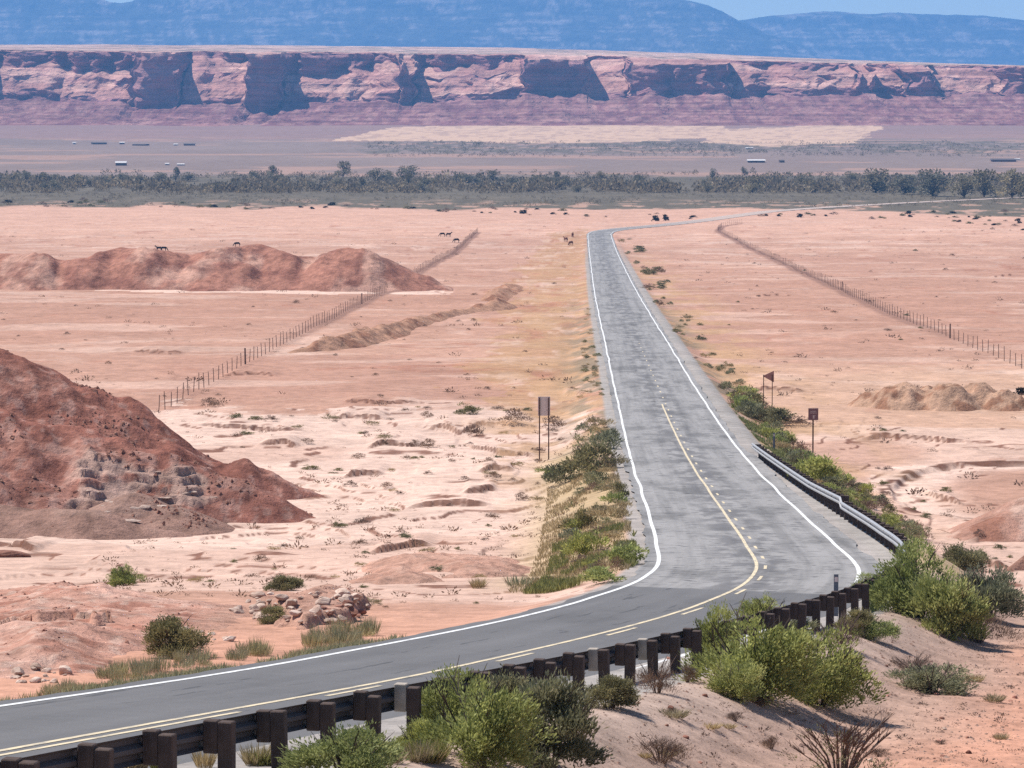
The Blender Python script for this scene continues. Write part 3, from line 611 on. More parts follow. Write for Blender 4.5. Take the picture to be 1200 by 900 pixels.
lowh = np.clip(7 + jag(cpx, 26, 206, 16) + 2.5*np.sin(cpx/23), 0.6, 14)      # the small wall at the foot of the benches
ups = rim + 1.0; upb = ups + uph
lwt = np.maximum(wbot - lowh, upb + 4); lwb = np.maximum(wbot, lwt + 0.5)
benchstep = np.clip(jag(cpx, 34, 207, 12), 0, 6)
midr = upb + (lwt - upb) * (0.38 + jag(cpx, 60, 208, 0.3))
isw = wallk > 0.5
ups = np.where(isw, wtop, ups); upb = np.where(isw, lwb - 0.3, upb); midr = np.where(isw, lwb - 0.25, midr); midr2 = np.where(isw, lwb - 0.2, np.minimum(midr + benchstep, lwt - 0.5)); lwt = np.where(isw, lwb - 0.1, lwt)
def sm(a, k): return np.convolve(np.pad(a, k, mode='edge'), np.ones(2*k+1)/(2*k+1), 'valid')
front = 3880 + jag(cpx, 70, 210, 90)
wtop0, ups, upb, midr, midr2, lwt, lwb = wtop, sm(ups, 2), sm(upb, 2), sm(midr, 2), sm(midr2, 2), sm(lwt, 2), sm(lwb, 4)
yl = front + np.where(isw, 0, 12)
def ele(py, Y): return -np.array([ray(600, q)[1] for q in np.ravel(py)]).reshape(np.shape(py)) * -1 * Y
elev = lambda py, Y: ((450 - np.asarray(py)) * math.cos(PITCH) - F * math.sin(PITCH)) / (F * math.cos(PITCH) - (np.asarray(py) - 450) * math.sin(PITCH)) * Y
ybm = yl + 1.5
bench = np.clip((lwt - upb) * 2.3, 0.4, 110)
Y_l0, Y_l1 = yl, yl + 3
Y_m2 = Y_l1 + np.where(isw, 0.3, bench*0.5); Y_m1 = Y_m2 + np.where(isw, 0.3, 1.0); Y_u0 = Y_m1 + np.where(isw, 0.3, bench*0.6); Y_u1 = Y_u0 + 3.0 + np.where(isw, 1.5, 0)
Y_r = np.full_like(cpx, 0) + np.maximum(Y_u1 + np.where(isw, np.clip((wtop-rim)*3, 4, 70), 10), front + 60)
prof = [(np.full_like(cpx, 3560.0) + jag(cpx, 120, 211, 80), None, 1), (front - 62 + jag(cpx, 50, 212, 20), lwb + 12 + jag(cpx, 30, 213, 4), 16), (Y_l0, lwb, 12), (Y_l1, lwt, 12), (Y_m2, midr2, 10), (Y_m1, midr, 8), (Y_u0, upb, 12), (Y_u1, ups, 14), (Y_r, rim, 8), (np.full_like(cpx, 5400.0), None, 24)]
PY, PZ, TAGS = [], [], []
prev = None
for i, (yy, pp, n) in enumerate(prof):
    if i == 0: zz = -7.5 + 0*cpx
    elif i == len(prof)-1: zz = elev(np.interp(cpx, [-250, 0, 600, 800, 1200, 1450], [52, 52, 56, 60, 72, 78]) + jag(cpx, 200, 230, 1.0), 5400.0)
    else: zz = elev(pp, yy)
    if prev is not None:
        for j in range(n if i > 1 else 22):
            t = j/(n if i > 1 else 22); PY.append(prev[0] + (yy-prev[0])*t); PZ.append(prev[1] + (zz-prev[1])*t); TAGS.append(i-1)
    prev = (yy, zz)
PY.append(prev[0]); PZ.append(prev[1]); TAGS.append(8)
PY = np.array(PY); PZ = np.array(PZ); TAGS = np.array(TAGS); PX = np.broadcast_to(cx_, PY.shape).copy()
tg = np.broadcast_to(TAGS[:, None], PY.shape)
rough = np.where(np.isin(tg, (2, 4, 6)), 3.2, np.where(np.isin(tg, (3, 5)), 5.0, np.where(tg < 2, 5.0, 2.0)))
PY = PY + rough*2.0*(fbm(PX/14, PZ/9, 4, 221)-0.5) * (tg < 8); PX = PX + 22*(fbm(PZ/9, PX/40 + 5, 4, 228)-0.5)*(tg > 1)*(tg < 8) + 4*(fbm(PX/11 + 5, PZ/9, 3, 222)-0.5); PY = PY + np.where((tg > 1) & (tg < 8), 13.0, 0)*(fbm(PX/26, PZ/10, 4, 229)-0.5)
PZ = PZ + np.where(tg < 8, rough*1.25*(fbm(PX/17, PY/17, 4, 223)-0.5), 2.0*(fbm(PX/60, PY/60, 3, 224)-0.5)) * (np.arange(len(TAGS))[:, None] > 4)
tgf = tg.ravel(); cX, cY_, cZ = PX.ravel(), PY.ravel(), PZ.ravel()
cc = np.zeros((len(cX), 3)); n1 = fbm(cX/45, cZ/12, 4, 225); n2 = fbm(cX/9, cY_/30, 4, 226)
cc[:] = np.array([0.54, 0.29, 0.235]); cc = mixn(cc, np.array([0.70, 0.43, 0.34]), sstep(n1, 0.42, 0.62)*0.8)
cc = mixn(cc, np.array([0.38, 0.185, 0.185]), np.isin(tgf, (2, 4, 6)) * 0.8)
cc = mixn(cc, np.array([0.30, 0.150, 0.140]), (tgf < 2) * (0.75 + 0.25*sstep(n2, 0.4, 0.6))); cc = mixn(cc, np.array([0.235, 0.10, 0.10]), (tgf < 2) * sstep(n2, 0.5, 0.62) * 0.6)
cc = mixn(cc, np.array([0.60, 0.43, 0.35]), (tgf >= 8) * 0.8); cc = mixn(cc, np.array([0.25, 0.22, 0.17]), (tgf >= 8) * sstep(fbm(cX/22, cY_/90, 4, 227), 0.54, 0.64) * 0.7)
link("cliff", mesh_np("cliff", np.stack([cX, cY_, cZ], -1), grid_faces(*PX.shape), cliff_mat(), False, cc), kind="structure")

# ------------------------------------------------------------------ far mountain range
def mountain(name, x0, x1, yb, depth, skyl, zbase, seed, nx, ny):
    xs = np.linspace(x0, x1, nx); v = np.linspace(0, 1, ny); yt = yb + depth
    px = 600 + xs / (yt / F) ; sk = np.interp(px, [p[0] for p in skyl], [p[1] for p in skyl]) + (fbm(px/14, px*0, 4, seed)-0.5)*1.6
    top = elev(sk, yt)
    X = np.broadcast_to(xs, (ny, nx)).copy(); Vv = np.broadcast_to(v[:, None], (ny, nx))
    rav = 1 - np.abs(2*fbm(X/260 + 0.6*Vv, Vv*1.6, 5, seed+3) - 1); rav2 = fbm(X/75, Vv*3, 4, seed+4)
    cl = np.interp(Vv, [0, 0.45, 0.5, 0.78, 0.82, 1.0], [0, 0.34, 0.44, 0.80, 0.92, 1.0])
    Z = zbase + (top[None, :]-zbase)*cl + (rav-0.75)*130*Vv*(1-Vv)*2 + (rav2-0.5)*34*(1-Vv)
    Y = yb + depth*Vv + (rav-0.7)*260*(1-Vv)
    n = fbm(X/120, Z/40, 4, seed+6).ravel(); n2 = (0.4*fbm(X/22 + Z/40, Z/60, 4, seed+7) + 0.6*fbm(X/170 + Z/90, Z/9, 4, seed+8)).ravel()
    c = np.tile(np.array([0.085, 0.085, 0.070]), (X.size, 1)); c = mixn(c, np.array([0.29, 0.24, 0.21]), sstep(n2, 0.48, 0.62)*0.9); c = mixn(c, np.array([0.045, 0.05, 0.042]), sstep(n, 0.5, 0.62)*0.7)
    me = mesh_np(name, np.stack([X.ravel(), Y.ravel(), Z.ravel()], -1), grid_faces(ny, nx), None, True, c)
    m, t, b = newmat(name + "_rock"); at = N(t, "ShaderNodeVertexColor", layer_name="Col"); n3 = noise(t, geo_pos(t), 0.02, 6, 0.7)
    t.links.new(mixc(t, at.outputs[0], ramp(t, n3, [(0.35, 0.65), (0.65, 1.35)]), 1.0, 'MULTIPLY'), b.inputs["Base Color"]); bump(t, b, n3, 1.0, 25); me.materials.append(m)
    link(name, me, kind="structure")
mountain("mountain", -3300, 1350, 12600, 1300, [(-400, -8), (100, -5), (122, -1), (130, 2), (145, 3.5), (158, 2), (166, -3), (300, -7), (700, -6), (780, -4), (806, 1), (828, 6), (845, 13), (863, 24), (900, 40), (980, 70), (1200, 90)], 150, 301, 760, 70)
mountain("mountain", -200, 3600, 13900, 1000, [(500, 60), (700, 34), (840, 26), (870, 23), (900, 18.5), (930, 16), (965, 13.5), (990, 14), (1006, 16.5), (1050, 15), (1100, 17), (1150, 18.5), (1200, 24), (1500, 22)], 150, 321, 620, 60)

# haze: one closed box of thin even air round the place
hz = MB().box((0, 7500, 300), (11000, 15700, 690)); hm = bpy.data.materials.new("haze"); hm.use_nodes = True; ht = hm.node_tree
for n in list(ht.nodes): ht.nodes.remove(n)
ho = ht.nodes.new("ShaderNodeOutputMaterial"); hv = ht.nodes.new("ShaderNodeVolumePrincipled")
hv.inputs["Color"].default_value = (0.17, 0.48, 1.0, 1); hv.inputs["Density"].default_value = HAZE_DENSITY; hv.inputs["Anisotropy"].default_value = 0.0
ht.links.new(hv.outputs[0], ho.inputs["Volume"])
hz.build("haze", hm, kind="stuff")

# ------------------------------------------------------------------ guardrail round the outside of the bend
UR = herm([20, 60, 85, 107, 132, 160, 183], [4.0, 4.0, 4.35, 4.75, 4.6, 4.2, 3.75])
gyy = np.arange(24, 184, 0.25); gc = np.stack([XC(gyy), gyy], -1); gt = np.stack([slope(gyy), np.ones_like(gyy)], -1); gt /= np.linalg.norm(gt, axis=1)[:, None]
gn = np.stack([gt[:, 1], -gt[:, 0]], -1); gp = gc + gn * UR(gyy)[:, None]; gs = np.concatenate([[0], np.cumsum(np.linalg.norm(np.diff(gp, axis=0), axis=1))])
gzr = -HR(gyy)
s_kink = float(np.interp(131.5, gyy, gs)); s_end = float(np.interp(182, gyy, gs))
def rail_at(s):
    p = np.array([np.interp(s, gs, gp[:, k]) for k in (0, 1)]); q = np.array([np.interp(s + 0.3, gs, gp[:, k]) for k in (0, 1)]) - np.array([np.interp(s - 0.3, gs, gp[:, k]) for k in (0, 1)])
    q /= np.linalg.norm(q); z = float(np.interp(s, gs, gzr)); lift = 0.0
    if s > s_kink: lift = 0.17 * max(0.0, 1 - (s - s_kink) / 16.0)
    return p, q, z, lift
g0p, g0q, g0z, _ = rail_at(20)
GR = thing("guardrail", "long steel beam guardrail on dark wooden posts curving round the outside of the road bend", "guardrail", (0, 0, 0))
WP = [(0.012, .155), (.08, .112), (.083, .062), (.004, .022), (.004, -.022), (.083, -.062), (.08, -.112), (.012, -.155)]
WP = WP + [(d - 0.008, z) for d, z in reversed(WP)]
s = 0.5
while s < s_end - 0.2:
    e = min(s + 3.81, s_end)
    if s < s_kink < e - 0.01: e = s_kink
    n = 7; V = []; nb = len(WP)
    for i in range(n):
        ss = s + (e - s + 0.12) * i/(n-1); p, q, z, l = rail_at(ss if ss < s_kink or s >= s_kink else s_kink - 1e-4); nl = np.array([-q[1], q[0]])
        if ss > s_kink and s < s_kink: l = 0
        for d, zz in WP:
            o = -0.05 + d + 0.30 - 0.004*(i == n-1); V.append((p[0] + nl[0]*(o) , p[1] + nl[1]*(o), z + 0.55 + l + zz))
    fcs = [(i*nb + k, i*nb + (k+1) % nb, (i+1)*nb + (k+1) % nb, (i+1)*nb + k) for i in range(n-1) for k in range(nb)]
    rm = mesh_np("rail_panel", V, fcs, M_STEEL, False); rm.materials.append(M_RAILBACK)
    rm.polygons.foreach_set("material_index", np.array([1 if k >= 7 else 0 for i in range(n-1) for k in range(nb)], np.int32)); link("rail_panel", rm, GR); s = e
s0 = float(np.interp(36.3, gyy, gs)); k0 = -int(s0 // 1.905)
pm = {}
def post_mesh(kind, i):
    h = 0.715 + 0.02*math.sin(i*7.3); b2 = MB()
    if kind == 'post': b2.box((0, 0, h/2 - 0.25), (0.17, 0.14, h + 0.5))
    else: b2.box((0, 0, 0), (0.17, 0.14, 0.37))
    me = b2.mesh(kind, None); bmx = bmesh.new(); bmx.from_mesh(me); bmesh.ops.bevel(bmx, geom=bmx.edges[:], offset=0.012, segments=1, affect='EDGES'); bmx.to_mesh(me); bmx.free(); return me
protos = [post_mesh('post', i) for i in range(5)]; bl = post_mesh('blockout', 0); blp = post_mesh('blockout', 0)
for m_ in protos + [bl]: m_.materials.append(M_POST)
blp.materials.append(M_PALEWOOD)
i = k0
while True:
    ss = s0 + i*1.905
    if ss > s_end: break
    if ss > 1.0:
        p, q, z, l = rail_at(ss); a = math.atan2(q[1], q[0]) - math.pi/2; nl = np.array([-q[1], q[0]])
        po = link("post", protos[i % 5], GR, (p[0], p[1], z + 0.0 + l), a + random.uniform(-.05, .05)); po.rotation_euler[0] = random.uniform(-.025, .025); po.rotation_euler[1] = random.uniform(-.03, .03)
        pale = i in (5, 11, 13)
        b2 = link("blockout", blp if pale else bl, po, (-0.172, 0, 0.56 + random.uniform(-.015, .015)))
        if pale: b2["label"] = "pale weathered blockout"
    i += 1
# ------------------------------------------------------------------ fences
def fence(label, line_pts, s_start, s_stop, spacing, tilt):
    pts = np.array(line_pts); L = np.concatenate([[0], np.cumsum(np.linalg.norm(np.diff(pts, axis=0), axis=1))])
    root = thing("wire_fence", label, "fence", (float(pts[0][0]), float(pts[0][1]), gz(*pts[0]))); base = np.array(root.location)
    ss = np.arange(max(0, s_start), min(L[-1], s_stop), spacing); me = MB().tube([(0, 0, -0.3), (0.01, 0, 0.7), (0, 0, 1.25)], 0.036, 0.03, 5).mesh("post", M_FENCE)
    thick = MB().tube([(0, 0, -0.3), (0, 0, 1.5)], 0.085, 0.075, 6).mesh("post", M_FENCE); rest = MB(); tops = []
    for i, s_ in enumerate(ss):
        x, y_ = np.interp(s_, L, pts[:, 0]), np.interp(s_, L, pts[:, 1]); z = gz(x, y_); tops.append((x, y_, z))
        if i < 99:
            o = link("post", thick if i in (17, 58) else me, root, (x-base[0], y_-base[1], z-base[2])); o.rotation_euler = (random.uniform(-tilt, tilt), random.uniform(-tilt, tilt), 0); o.scale = (1, 1, random.uniform(.85, 1.1))
        else: rest.tube([(x-base[0], y_-base[1], z-base[2]-0.2), (x-base[0]+random.uniform(-.06, .06), y_-base[1], z-base[2]+random.uniform(1.2, 1.5))], 0.036, 0.032, 4)
    if rest.v: rest.build("post", M_FENCE, root, kind="stuff")
    for h in (0.45, 0.8, 1.15): MB().tube([(x-base[0], y_-base[1], z-base[2]+h) for x, y_, z in tops], 0.006, 0.006, 3).build("wire", M_FENCE, root)
fence("old wire fence with leaning wooden posts crossing the flat left of the road", FENCE_L, 0, 900, 3.6, 0.06)
fence("long wire fence with thin wooden posts running across the flat right of the road", FENCE_R, 0, 900, 3.7, 0.04)

# ------------------------------------------------------------------ road signs
x, y = P(637.5, 540); z = gz(x, y); k = y / F
r = thing("road_sign", "tall grey back of a rectangular sign on two thin posts left of the road", "road sign", (x, y, z), 0.05)
MB().box((0, 0, 3.75 - 0.56), (0.72, 0.03, 1.12)).build("panel", M_SIGNBACK, r)
for sx in (-0.27, 0.27): MB().box((sx, -0.06, 1.5), (0.07, 0.07, 4.4)).build("post", M_SIGNPOST, r)
x, y = P(900, 482); z = gz(x, y)
r = thing("pennant_sign", "rust brown triangular pennant sign on two thin posts right of the road", "road sign", (x, y, z), -0.1)
v = [(-0.42, 0, 2.55), (0.42, 0, 2.95), (0.42, 0, 2.1)]; V = [(a, -0.012, c) for a, b_, c in v] + [(a, 0.012, c) for a, b_, c in v]
tri = bpy.data.meshes.new("panel"); tri.from_pydata(V, [], [(0, 2, 1), (3, 4, 5), (0, 1, 4, 3), (1, 2, 5, 4), (2, 0, 3, 5)]); tri.materials.append(M_SIGNRED); link("panel", tri, r)
for sx in (-0.33, 0.30): MB().box((sx, -0.05, 1.0), (0.06, 0.06, 3.3)).build("post", M_SIGNPOST, r)
x, y = P(952.5, 540); z = gz(x, y)
r = thing("road_sign", "small square dark brown sign on one post beside the right embankment", "road sign", (x, y, z), 0.1)
pn = MB().box((0, -0.05, 2.85), (0.60, 0.03, 0.72)).build("panel", M_SIGNFACE, r)
mk = MB()
mk.box((0, -0.068, 3.185), (0.58, 0.008, 0.025)); mk.box((0, -0.068, 3.02), (0.36, 0.008, 0.035)); mk.box((0, -0.068, 2.92), (0.40, 0.008, 0.035)); mk.box((0.02, -0.068, 2.66), (0.10, 0.008, 0.16)); mk.box((0.05, -0.068, 2.76), (0.18, 0.008, 0.04))
mk.build("sign_marking", M_SIGNPALE, pn)
MB().box((0, 0, 1.2), (0.08, 0.06, 3.9)).build("post", M_SIGNPOST, r)
for px, py, lab in ((907, 528, "dark slender delineator post beside the far end of the guardrail"), (979.5, 722, "short blue grey delineator post behind the guardrail at the bend")):
    x, y = P(px, py); h = 1.0 if py < 600 else 1.02
    r = thing("delineator_post", lab, "delineator", (x, y, gz(x, y)))
    MB().box((0, 0, h/2 - 0.1), (0.11, 0.03, h + 0.2)).build("post", M_DELIN, r); MB().box((0, -0.02, h - 0.12), (0.08, 0.008, 0.12)).build("reflector", M_SIGNBACK, r)

# ------------------------------------------------------------------ plants: prototypes
def quads(base, d, ln, w, seed):
    r = np.random.default_rng(seed); n = len(base); d = d/np.linalg.norm(d, axis=1)[:, None]
    a = r.normal(size=(n, 3)); sd = np.cross(d, a); sd /= np.linalg.norm(sd, axis=1)[:, None]; ln = np.broadcast_to(ln, n)[:, None]; w = np.broadcast_to(w, n)[:, None]
    V = np.stack([base, base + d*ln*0.5 + sd*w*0.5, base + d*ln, base + d*ln*0.5 - sd*w*0.5], 1).reshape(-1, 3)
    return V, np.arange(4*n).reshape(-1, 4)
def shrub_mesh(name, mat, seed, n=6000, lobes=9, leaf=0.05, wid=0.35, per=16, up=0.7, spread=0.05):
    r = np.random.default_rng(seed); nc = n//per
    lobes = int(lobes*1.7); th = r.uniform(0, 6.28, lobes); q0 = 0.37*np.sqrt(r.uniform(0, 1, lobes)); R = r.uniform(0.12, 0.25, lobes)
    L = np.stack([q0*np.cos(th), q0*np.sin(th), r.uniform(0.04, 0.12 + 0.66*(1-(q0/0.44)**2), lobes)], -1)
    li = r.integers(0, lobes, nc); d = r.normal(size=(nc, 3)); d /= np.linalg.norm(d, axis=1)[:, None]; d[:, 2] = np.where(d[:, 2] < -0.3, -d[:, 2], d[:, 2])
    rad = r.uniform(0.25, 1, nc)**0.45; c = L[li] + d*(R[li]*rad)[:, None]; c[:, 2] = np.abs(c[:, 2]); sp = r.uniform(0, 1, nc) < 0.10; c[sp] += (d[sp]*np.array([.6, .6, .3]) + np.array([0, 0, .6]))*r.uniform(0.03, 0.16, (int(sp.sum()), 1))
    ci = r.integers(0, nc, n); p = c[ci] + r.normal(size=(n, 3))*spread; p[:, 2] = np.clip(p[:, 2], 0.0, 1.1)
    o = p - np.array([0, 0, 0.15]); dirs = d[ci]*0.5 + o*1.0 + np.array([0, 0, up]) + r.normal(size=(n, 3))*0.45
    V, Fq = quads(p, dirs, leaf*r.uniform(.6, 1.5, n), leaf*wid*r.uniform(.7, 1.3, n), seed+1)
    cv = r.uniform(0, 1, nc); lv = r.uniform(0, 1, lobes)
    val = np.clip(0.40*cv[ci] + 0.38*lv[li[ci]] + 0.3*r.uniform(0, 1, n) - 0.04, 0, 1)
    return mesh_np(name, V, Fq, mat, False, val=np.repeat(val, 4))
def stems_mesh(name, mat, seed, n=14, r0=0.014, top=0.75, wide=0.42, twigs=3):
    r = random.Random(seed); b = MB()
    for i in range(n):
        a = r.uniform(0, 6.28); w = wide*r.uniform(.2, 1); h = top*r.uniform(.6, 1.05)
        p = [(0.05*math.cos(a), 0.05*math.sin(a), -0.05), (w*.45*math.cos(a+r.uniform(-.3, .3)), w*.45*math.sin(a), h*.5), (w*math.cos(a), w*math.sin(a), h)]
        b.tube(p, r0, r0*.3, 4)
        for j in range(twigs):
            t = r.uniform(.35, .95); q = Vector(p[1]).lerp(Vector(p[2]), t); aa = a + r.uniform(-1.2, 1.2); l = r.uniform(.10, .24)
            b.tube([q, q + Vector((math.cos(aa)*l*.6, math.sin(aa)*l*.6, l))], r0*.4, r0*.15, 3)
    return b.mesh(name, mat)
def grass_mesh(name, mat, seed, n=260, h=1.0, spread=0.32, w=0.03, lean=0.35):
    r = np.random.default_rng(seed); a = r.uniform(0, 6.28, n); q = spread*np.sqrt(r.uniform(0, 1, n)); p = np.stack([q*np.cos(a), q*np.sin(a), np.zeros(n)], -1)
    d = np.stack([np.cos(a)*lean*r.uniform(0, 1, n), np.sin(a)*lean*r.uniform(0, 1, n), np.ones(n)], -1) + r.normal(size=(n, 3))*0.10
    V, Fq = quads(p, d, h*r.uniform(.4, 1, n), w*r.uniform(.6, 1.4, n), seed+1)
    return mesh_np(name, V, Fq, mat, False, val=np.repeat(np.clip(r.normal(.5, .25, n), 0, 1), 4))
PROTO = {}
def reg(kind, metas): PROTO[kind] = metas
ST = [stems_mesh("stems", M_BARK, 31+i) for i in range(3)]
reg('green', [(shrub_mesh("foliage", L_GREEN, 400+i, 13000, 15, 0.044, 0.36, 15, 0.8, 0.030), ST[i % 3]) for i in range(3)])
reg('lime', [(shrub_mesh("foliage", L_LIME, 410+i, 11000, 10, 0.055, 0.32, 14, 0.9, 0.036), ST[i % 3]) for i in range(2)])
reg('olive', [(shrub_mesh("foliage", L_OLIVE, 420+i, 12000, 11, 0.052, 0.33, 14, 0.9, 0.038), ST[i % 3]) for i in range(3)])
reg('sage', [(shrub_mesh("foliage", L_SAGE, 430+i, 8000, 10, 0.06, 0.28, 14, 0.9, 0.04), ST[i % 3]) for i in range(2)])
reg('dry', [(shrub_mesh("foliage", L_DRY, 440+i, 2600, 9, 0.085, 0.10, 10, 1.2, 0.05), stems_mesh("stems", M_TWIG, 51+i, 22, 0.01, 0.85, 0.42, 6)) for i in range(2)])
reg('bare', [(shrub_mesh("foliage", L_OLIVE, 450, 700, 9, 0.05, 0.22, 7, 1.0, 0.03), stems_mesh("stems", M_TWIG, 61, 30, 0.011, 0.95, 0.50, 9))])
reg('mgreen', [(shrub_mesh("foliage", L_GREEN, 460+i, 1500, 9, 0.10, 0.38, 12, 0.8, 0.05), None) for i in range(2)])
reg('molive', [(shrub_mesh("foliage", L_OLIVE, 465+i, 1300, 9, 0.10, 0.36, 12, 0.8, 0.05), None) for i in range(3)])
reg('msage', [(shrub_mesh("foliage", L_SAGE, 470+i, 1100, 9, 0.11, 0.30, 12, 0.9, 0.05), None) for i in range(2)])
reg('mdry', [(shrub_mesh("foliage", L_DRY, 475+i, 700, 8, 0.13, 0.20, 9, 1.0, 0.05), None) for i in range(2)])
reg('mstraw', [(shrub_mesh("foliage", L_STRAW, 480+i, 800, 8, 0.13, 0.2, 9, 1.2, 0.05), None) for i in range(2)])
reg('mdark', [(shrub_mesh("foliage", L_DARK, 485, 900, 8, 0.14, 0.5, 12, 0.6, 0.05), None)])
reg('weed', [(grass_mesh("foliage", L_WEED, 490+i, 150, 1.0, 0.46, 0.030, 0.45), None) for i in range(3)])
reg('straw', [(grass_mesh("foliage", L_STRAW, 495+i, 240, 1.0, 0.36, 0.035, 0.7), None) for i in range(2)])
reg('ggrass', [(grass_mesh("foliage", L_GRASS, 498+i, 420, 1.0, 0.42, 0.035, 0.6), None) for i in range(2)])
cnt = {}
def plant(kind, px, py, wpx, hpx, label, group=None, name="shrub", cat="bush", world=None):
    x, y = world if world else P(px, py); k = y / F; w, h = wpx*k, hpx*k
    i = cnt.get(kind, 0); cnt[kind] = i + 1; fol, stm = PROTO[kind][i % len(PROTO[kind])]
    z = gz(x, y) - 0.02*h; rot = random.uniform(0, 6.28); sc = (w*1.04, w*1.04, h*1.0)
    if stm is None:
        o = thing(name, label, cat, (x, y, z), rot, sc, group, fol); return o
    r = thing(name, label, cat, (x, y, z), rot, sc, group)
    link("foliage", fol, r); link("stems", stm, r); return r

# near bushes, one by one
NEAR = [
 ('lime', 405, 912, 130, 80, "lime green bush at the bottom edge, hiding the foot of the guardrail posts"),
 ('green', 560, 896, 150, 132, "biggest bright green bush in front of the near guardrail"),
 ('green', 530, 862, 90, 95, "upright green bush rising above the guardrail behind the biggest bright bush"),
 ('olive', 640, 898, 140, 118, "dull olive bush pressed against the right side of the biggest bright green bush"),
 ('olive', 600, 850, 110, 82, "dark olive bush just behind, level with the guardrail posts"),
 ('green', 487, 885, 62, 46, "low green bush to the left at the foot of the biggest bright green bush"),
 ('olive', 715, 830, 70, 46, "small grey olive bush below the guardrail post with the pale wooden block"),
 ('dry', 770, 812, 52, 46, "brown dead shrub leaning on the last guardrail posts before the big round bush"),
 ('dry', 806, 800, 26, 26, "tiny brown dead shrub right of the guardrail posts"),
 ('green', 885, 814, 158, 124, "big rounded green bush that hides the guardrail in the middle of the bend"),
 ('green', 958, 824, 126, 104, "right half of the big round thicket, its green crown touching bare ground on the right"),
 ('lime', 866, 822, 76, 56, "small bright yellow green bush at the left foot of the big rounded bush"),
 ('green', 840, 780, 66, 76, "tall narrow green bush left of the big rounded bush, rising over the road edge"),
 ('sage', 930, 742, 64, 30, "low sage bush below the short guardrail row, left of the greyish dead shrub"),
 ('olive', 1004, 744, 48, 34, "olive bush in front of the last posts of the short guardrail row at the bend"),
 ('green', 896, 734, 70, 44, "green bush covering the first posts of the short guardrail row at the bend"),
 ('dry', 985, 758, 56, 42, "greyish brown dead shrub below the short row of guardrail posts at the bend"),
 ('lime', 1020, 748, 60, 34, "low yellow green bush beside the end of the short guardrail row at the bend"),
 ('green', 1018, 700, 44, 34, "green bush at the end of the white edge line in the bend"),
 ('green', 1075, 722, 110, 96, "tall green bush hiding the place where the guardrail straightens"),
 ('lime', 1112, 744, 104, 92, "wide yellow green bush on top of the dirt mound at the right"),
 ('sage', 1160, 724, 92, 80, "silvery sage bush at the right end of the mound thicket"),
 ('dry', 1145, 752, 90, 44, "dead grey brown brush at the foot of the mound thicket"),
 ('olive', 1128, 672, 62, 44, "olive bush on the skyline of the mound at the far right of the thicket"),
 ('sage', 1090, 814, 96, 46, "low spreading sage bush alone on the bare ground at the right"),
 ('dry', 1070, 788, 60, 26, "sparse dry tuft behind the low spreading sage bush"),
 ('bare', 985, 912, 140, 76, "nearly leafless dark branched shrub at the bottom right"),
 ('dry', 775, 893, 80, 34, "sparse brown twigs on the gravel bank at the bottom"),
 ('olive', 205, 772, 78, 56, "olive bush among pale boulders below the red hummock"),
 ('olive', 322, 731, 46, 24, "small olive shrub between the pale boulders in the middle of the rock pile"),
 ('olive', 333, 693, 40, 26, "small olive shrub behind the rock pile"),
 ('green', 147, 686, 42, 32, "round dark green bush alone on the pale wash in front of the red hill"),
 ('straw', 560, 692, 18, 16, "straw tuft, the left one of the pair above the road curve"),
 ('weed', 607, 690, 28, 18, "olive grass clump, the right one of the pair above the road curve"),
]
for kd, px, py, w, h, lab in NEAR:
    plant(kd, px, py, w, h, lab, name="dead_shrub" if kd in ('dry', 'bare') else ("grass_clump" if kd in ('straw', 'weed') else "shrub"), cat="dead bush" if kd in ('dry', 'bare') else ("grass clump" if kd in ('straw', 'weed') else "bush"))
MID = [
 ('molive', 548, 488, 30, 15, "flat olive brown shrub on the far side of the wash, left of the tall sign"),
 ('mdry', 605, 500, 36, 16, "brown shrub just left of the tall sign's panel"), ('mdry', 557, 508, 24, 16, "small brown shrub on the dark eroded bank left of the tall sign"),
 ('molive', 660, 567, 52, 30, "dark olive shrub lowest on the embankment under the tall sign"), ('molive', 688, 556, 62, 46, "dark olive shrub, the bigger of the two on the embankment under the tall sign"),
 ('molive', 680, 622, 42, 36, "dark shrub half way down the left embankment"), ('mgreen', 687, 654, 42, 40, "bright green shrub with drooping twigs low on the left embankment"),
 ('molive', 726, 585, 24, 26, "yellow olive shrub close to the white edge line on the left"), ('mstraw', 700, 503, 34, 20, "straw coloured shrub at the top of the left embankment"),
 ('msage', 706, 528, 38, 26, "pale sage shrub on the left embankment near the road edge"), ('mgreen', 733, 662, 50, 30, "green growth inside the tight bend of the left edge line"),
 ('mgreen', 704, 684, 54, 22, "green shrub lowest inside the bend, beside the pale ground"), ('mstraw', 720, 610, 50, 30, "straw grass in the middle of the left embankment"), ('mstraw', 716, 640, 44, 26, "straw grass above the green growth inside the bend"),
 ('mstraw', 720, 548, 34, 22, "straw coloured tuft beside the edge line above the yellow olive shrub"), ('mdry', 650, 500, 30, 14, "low brown tuft on the pale ground right of the tall sign"),
 ('molive', 876, 478, 44, 24, "dark olive shrub left of the pennant sign posts"), ('molive', 902, 498, 50, 26, "dark olive shrub at the foot of the pennant sign"), ('mdry', 935, 502, 46, 14, "flat brown shrub between the pennant sign and the small square sign"),
 ('mgreen', 955, 565, 60, 40, "green shrub at the foot of the small square sign"), ('mdark', 1196, 462, 16, 10, "small dark shrub at the right edge beside the dirt heaps"),
 ('mdark', 768.5, 259.8, 8.5, 8.5, "left of the two round dark bushes beside the road's far turn"), ('mdark', 780.5, 258.6, 8.5, 8.5, "right of the two round dark bushes beside the road's far turn"),
 ('mdry', 248, 475, 26, 11, "brown shrub at the near end of the left fence"), ('mdry', 318, 492, 16, 8, "small brown shrub in the wash right of the red hill"),
]
for kd, px, py, w, h, lab in MID: plant(kd, px, py, w, h, lab)
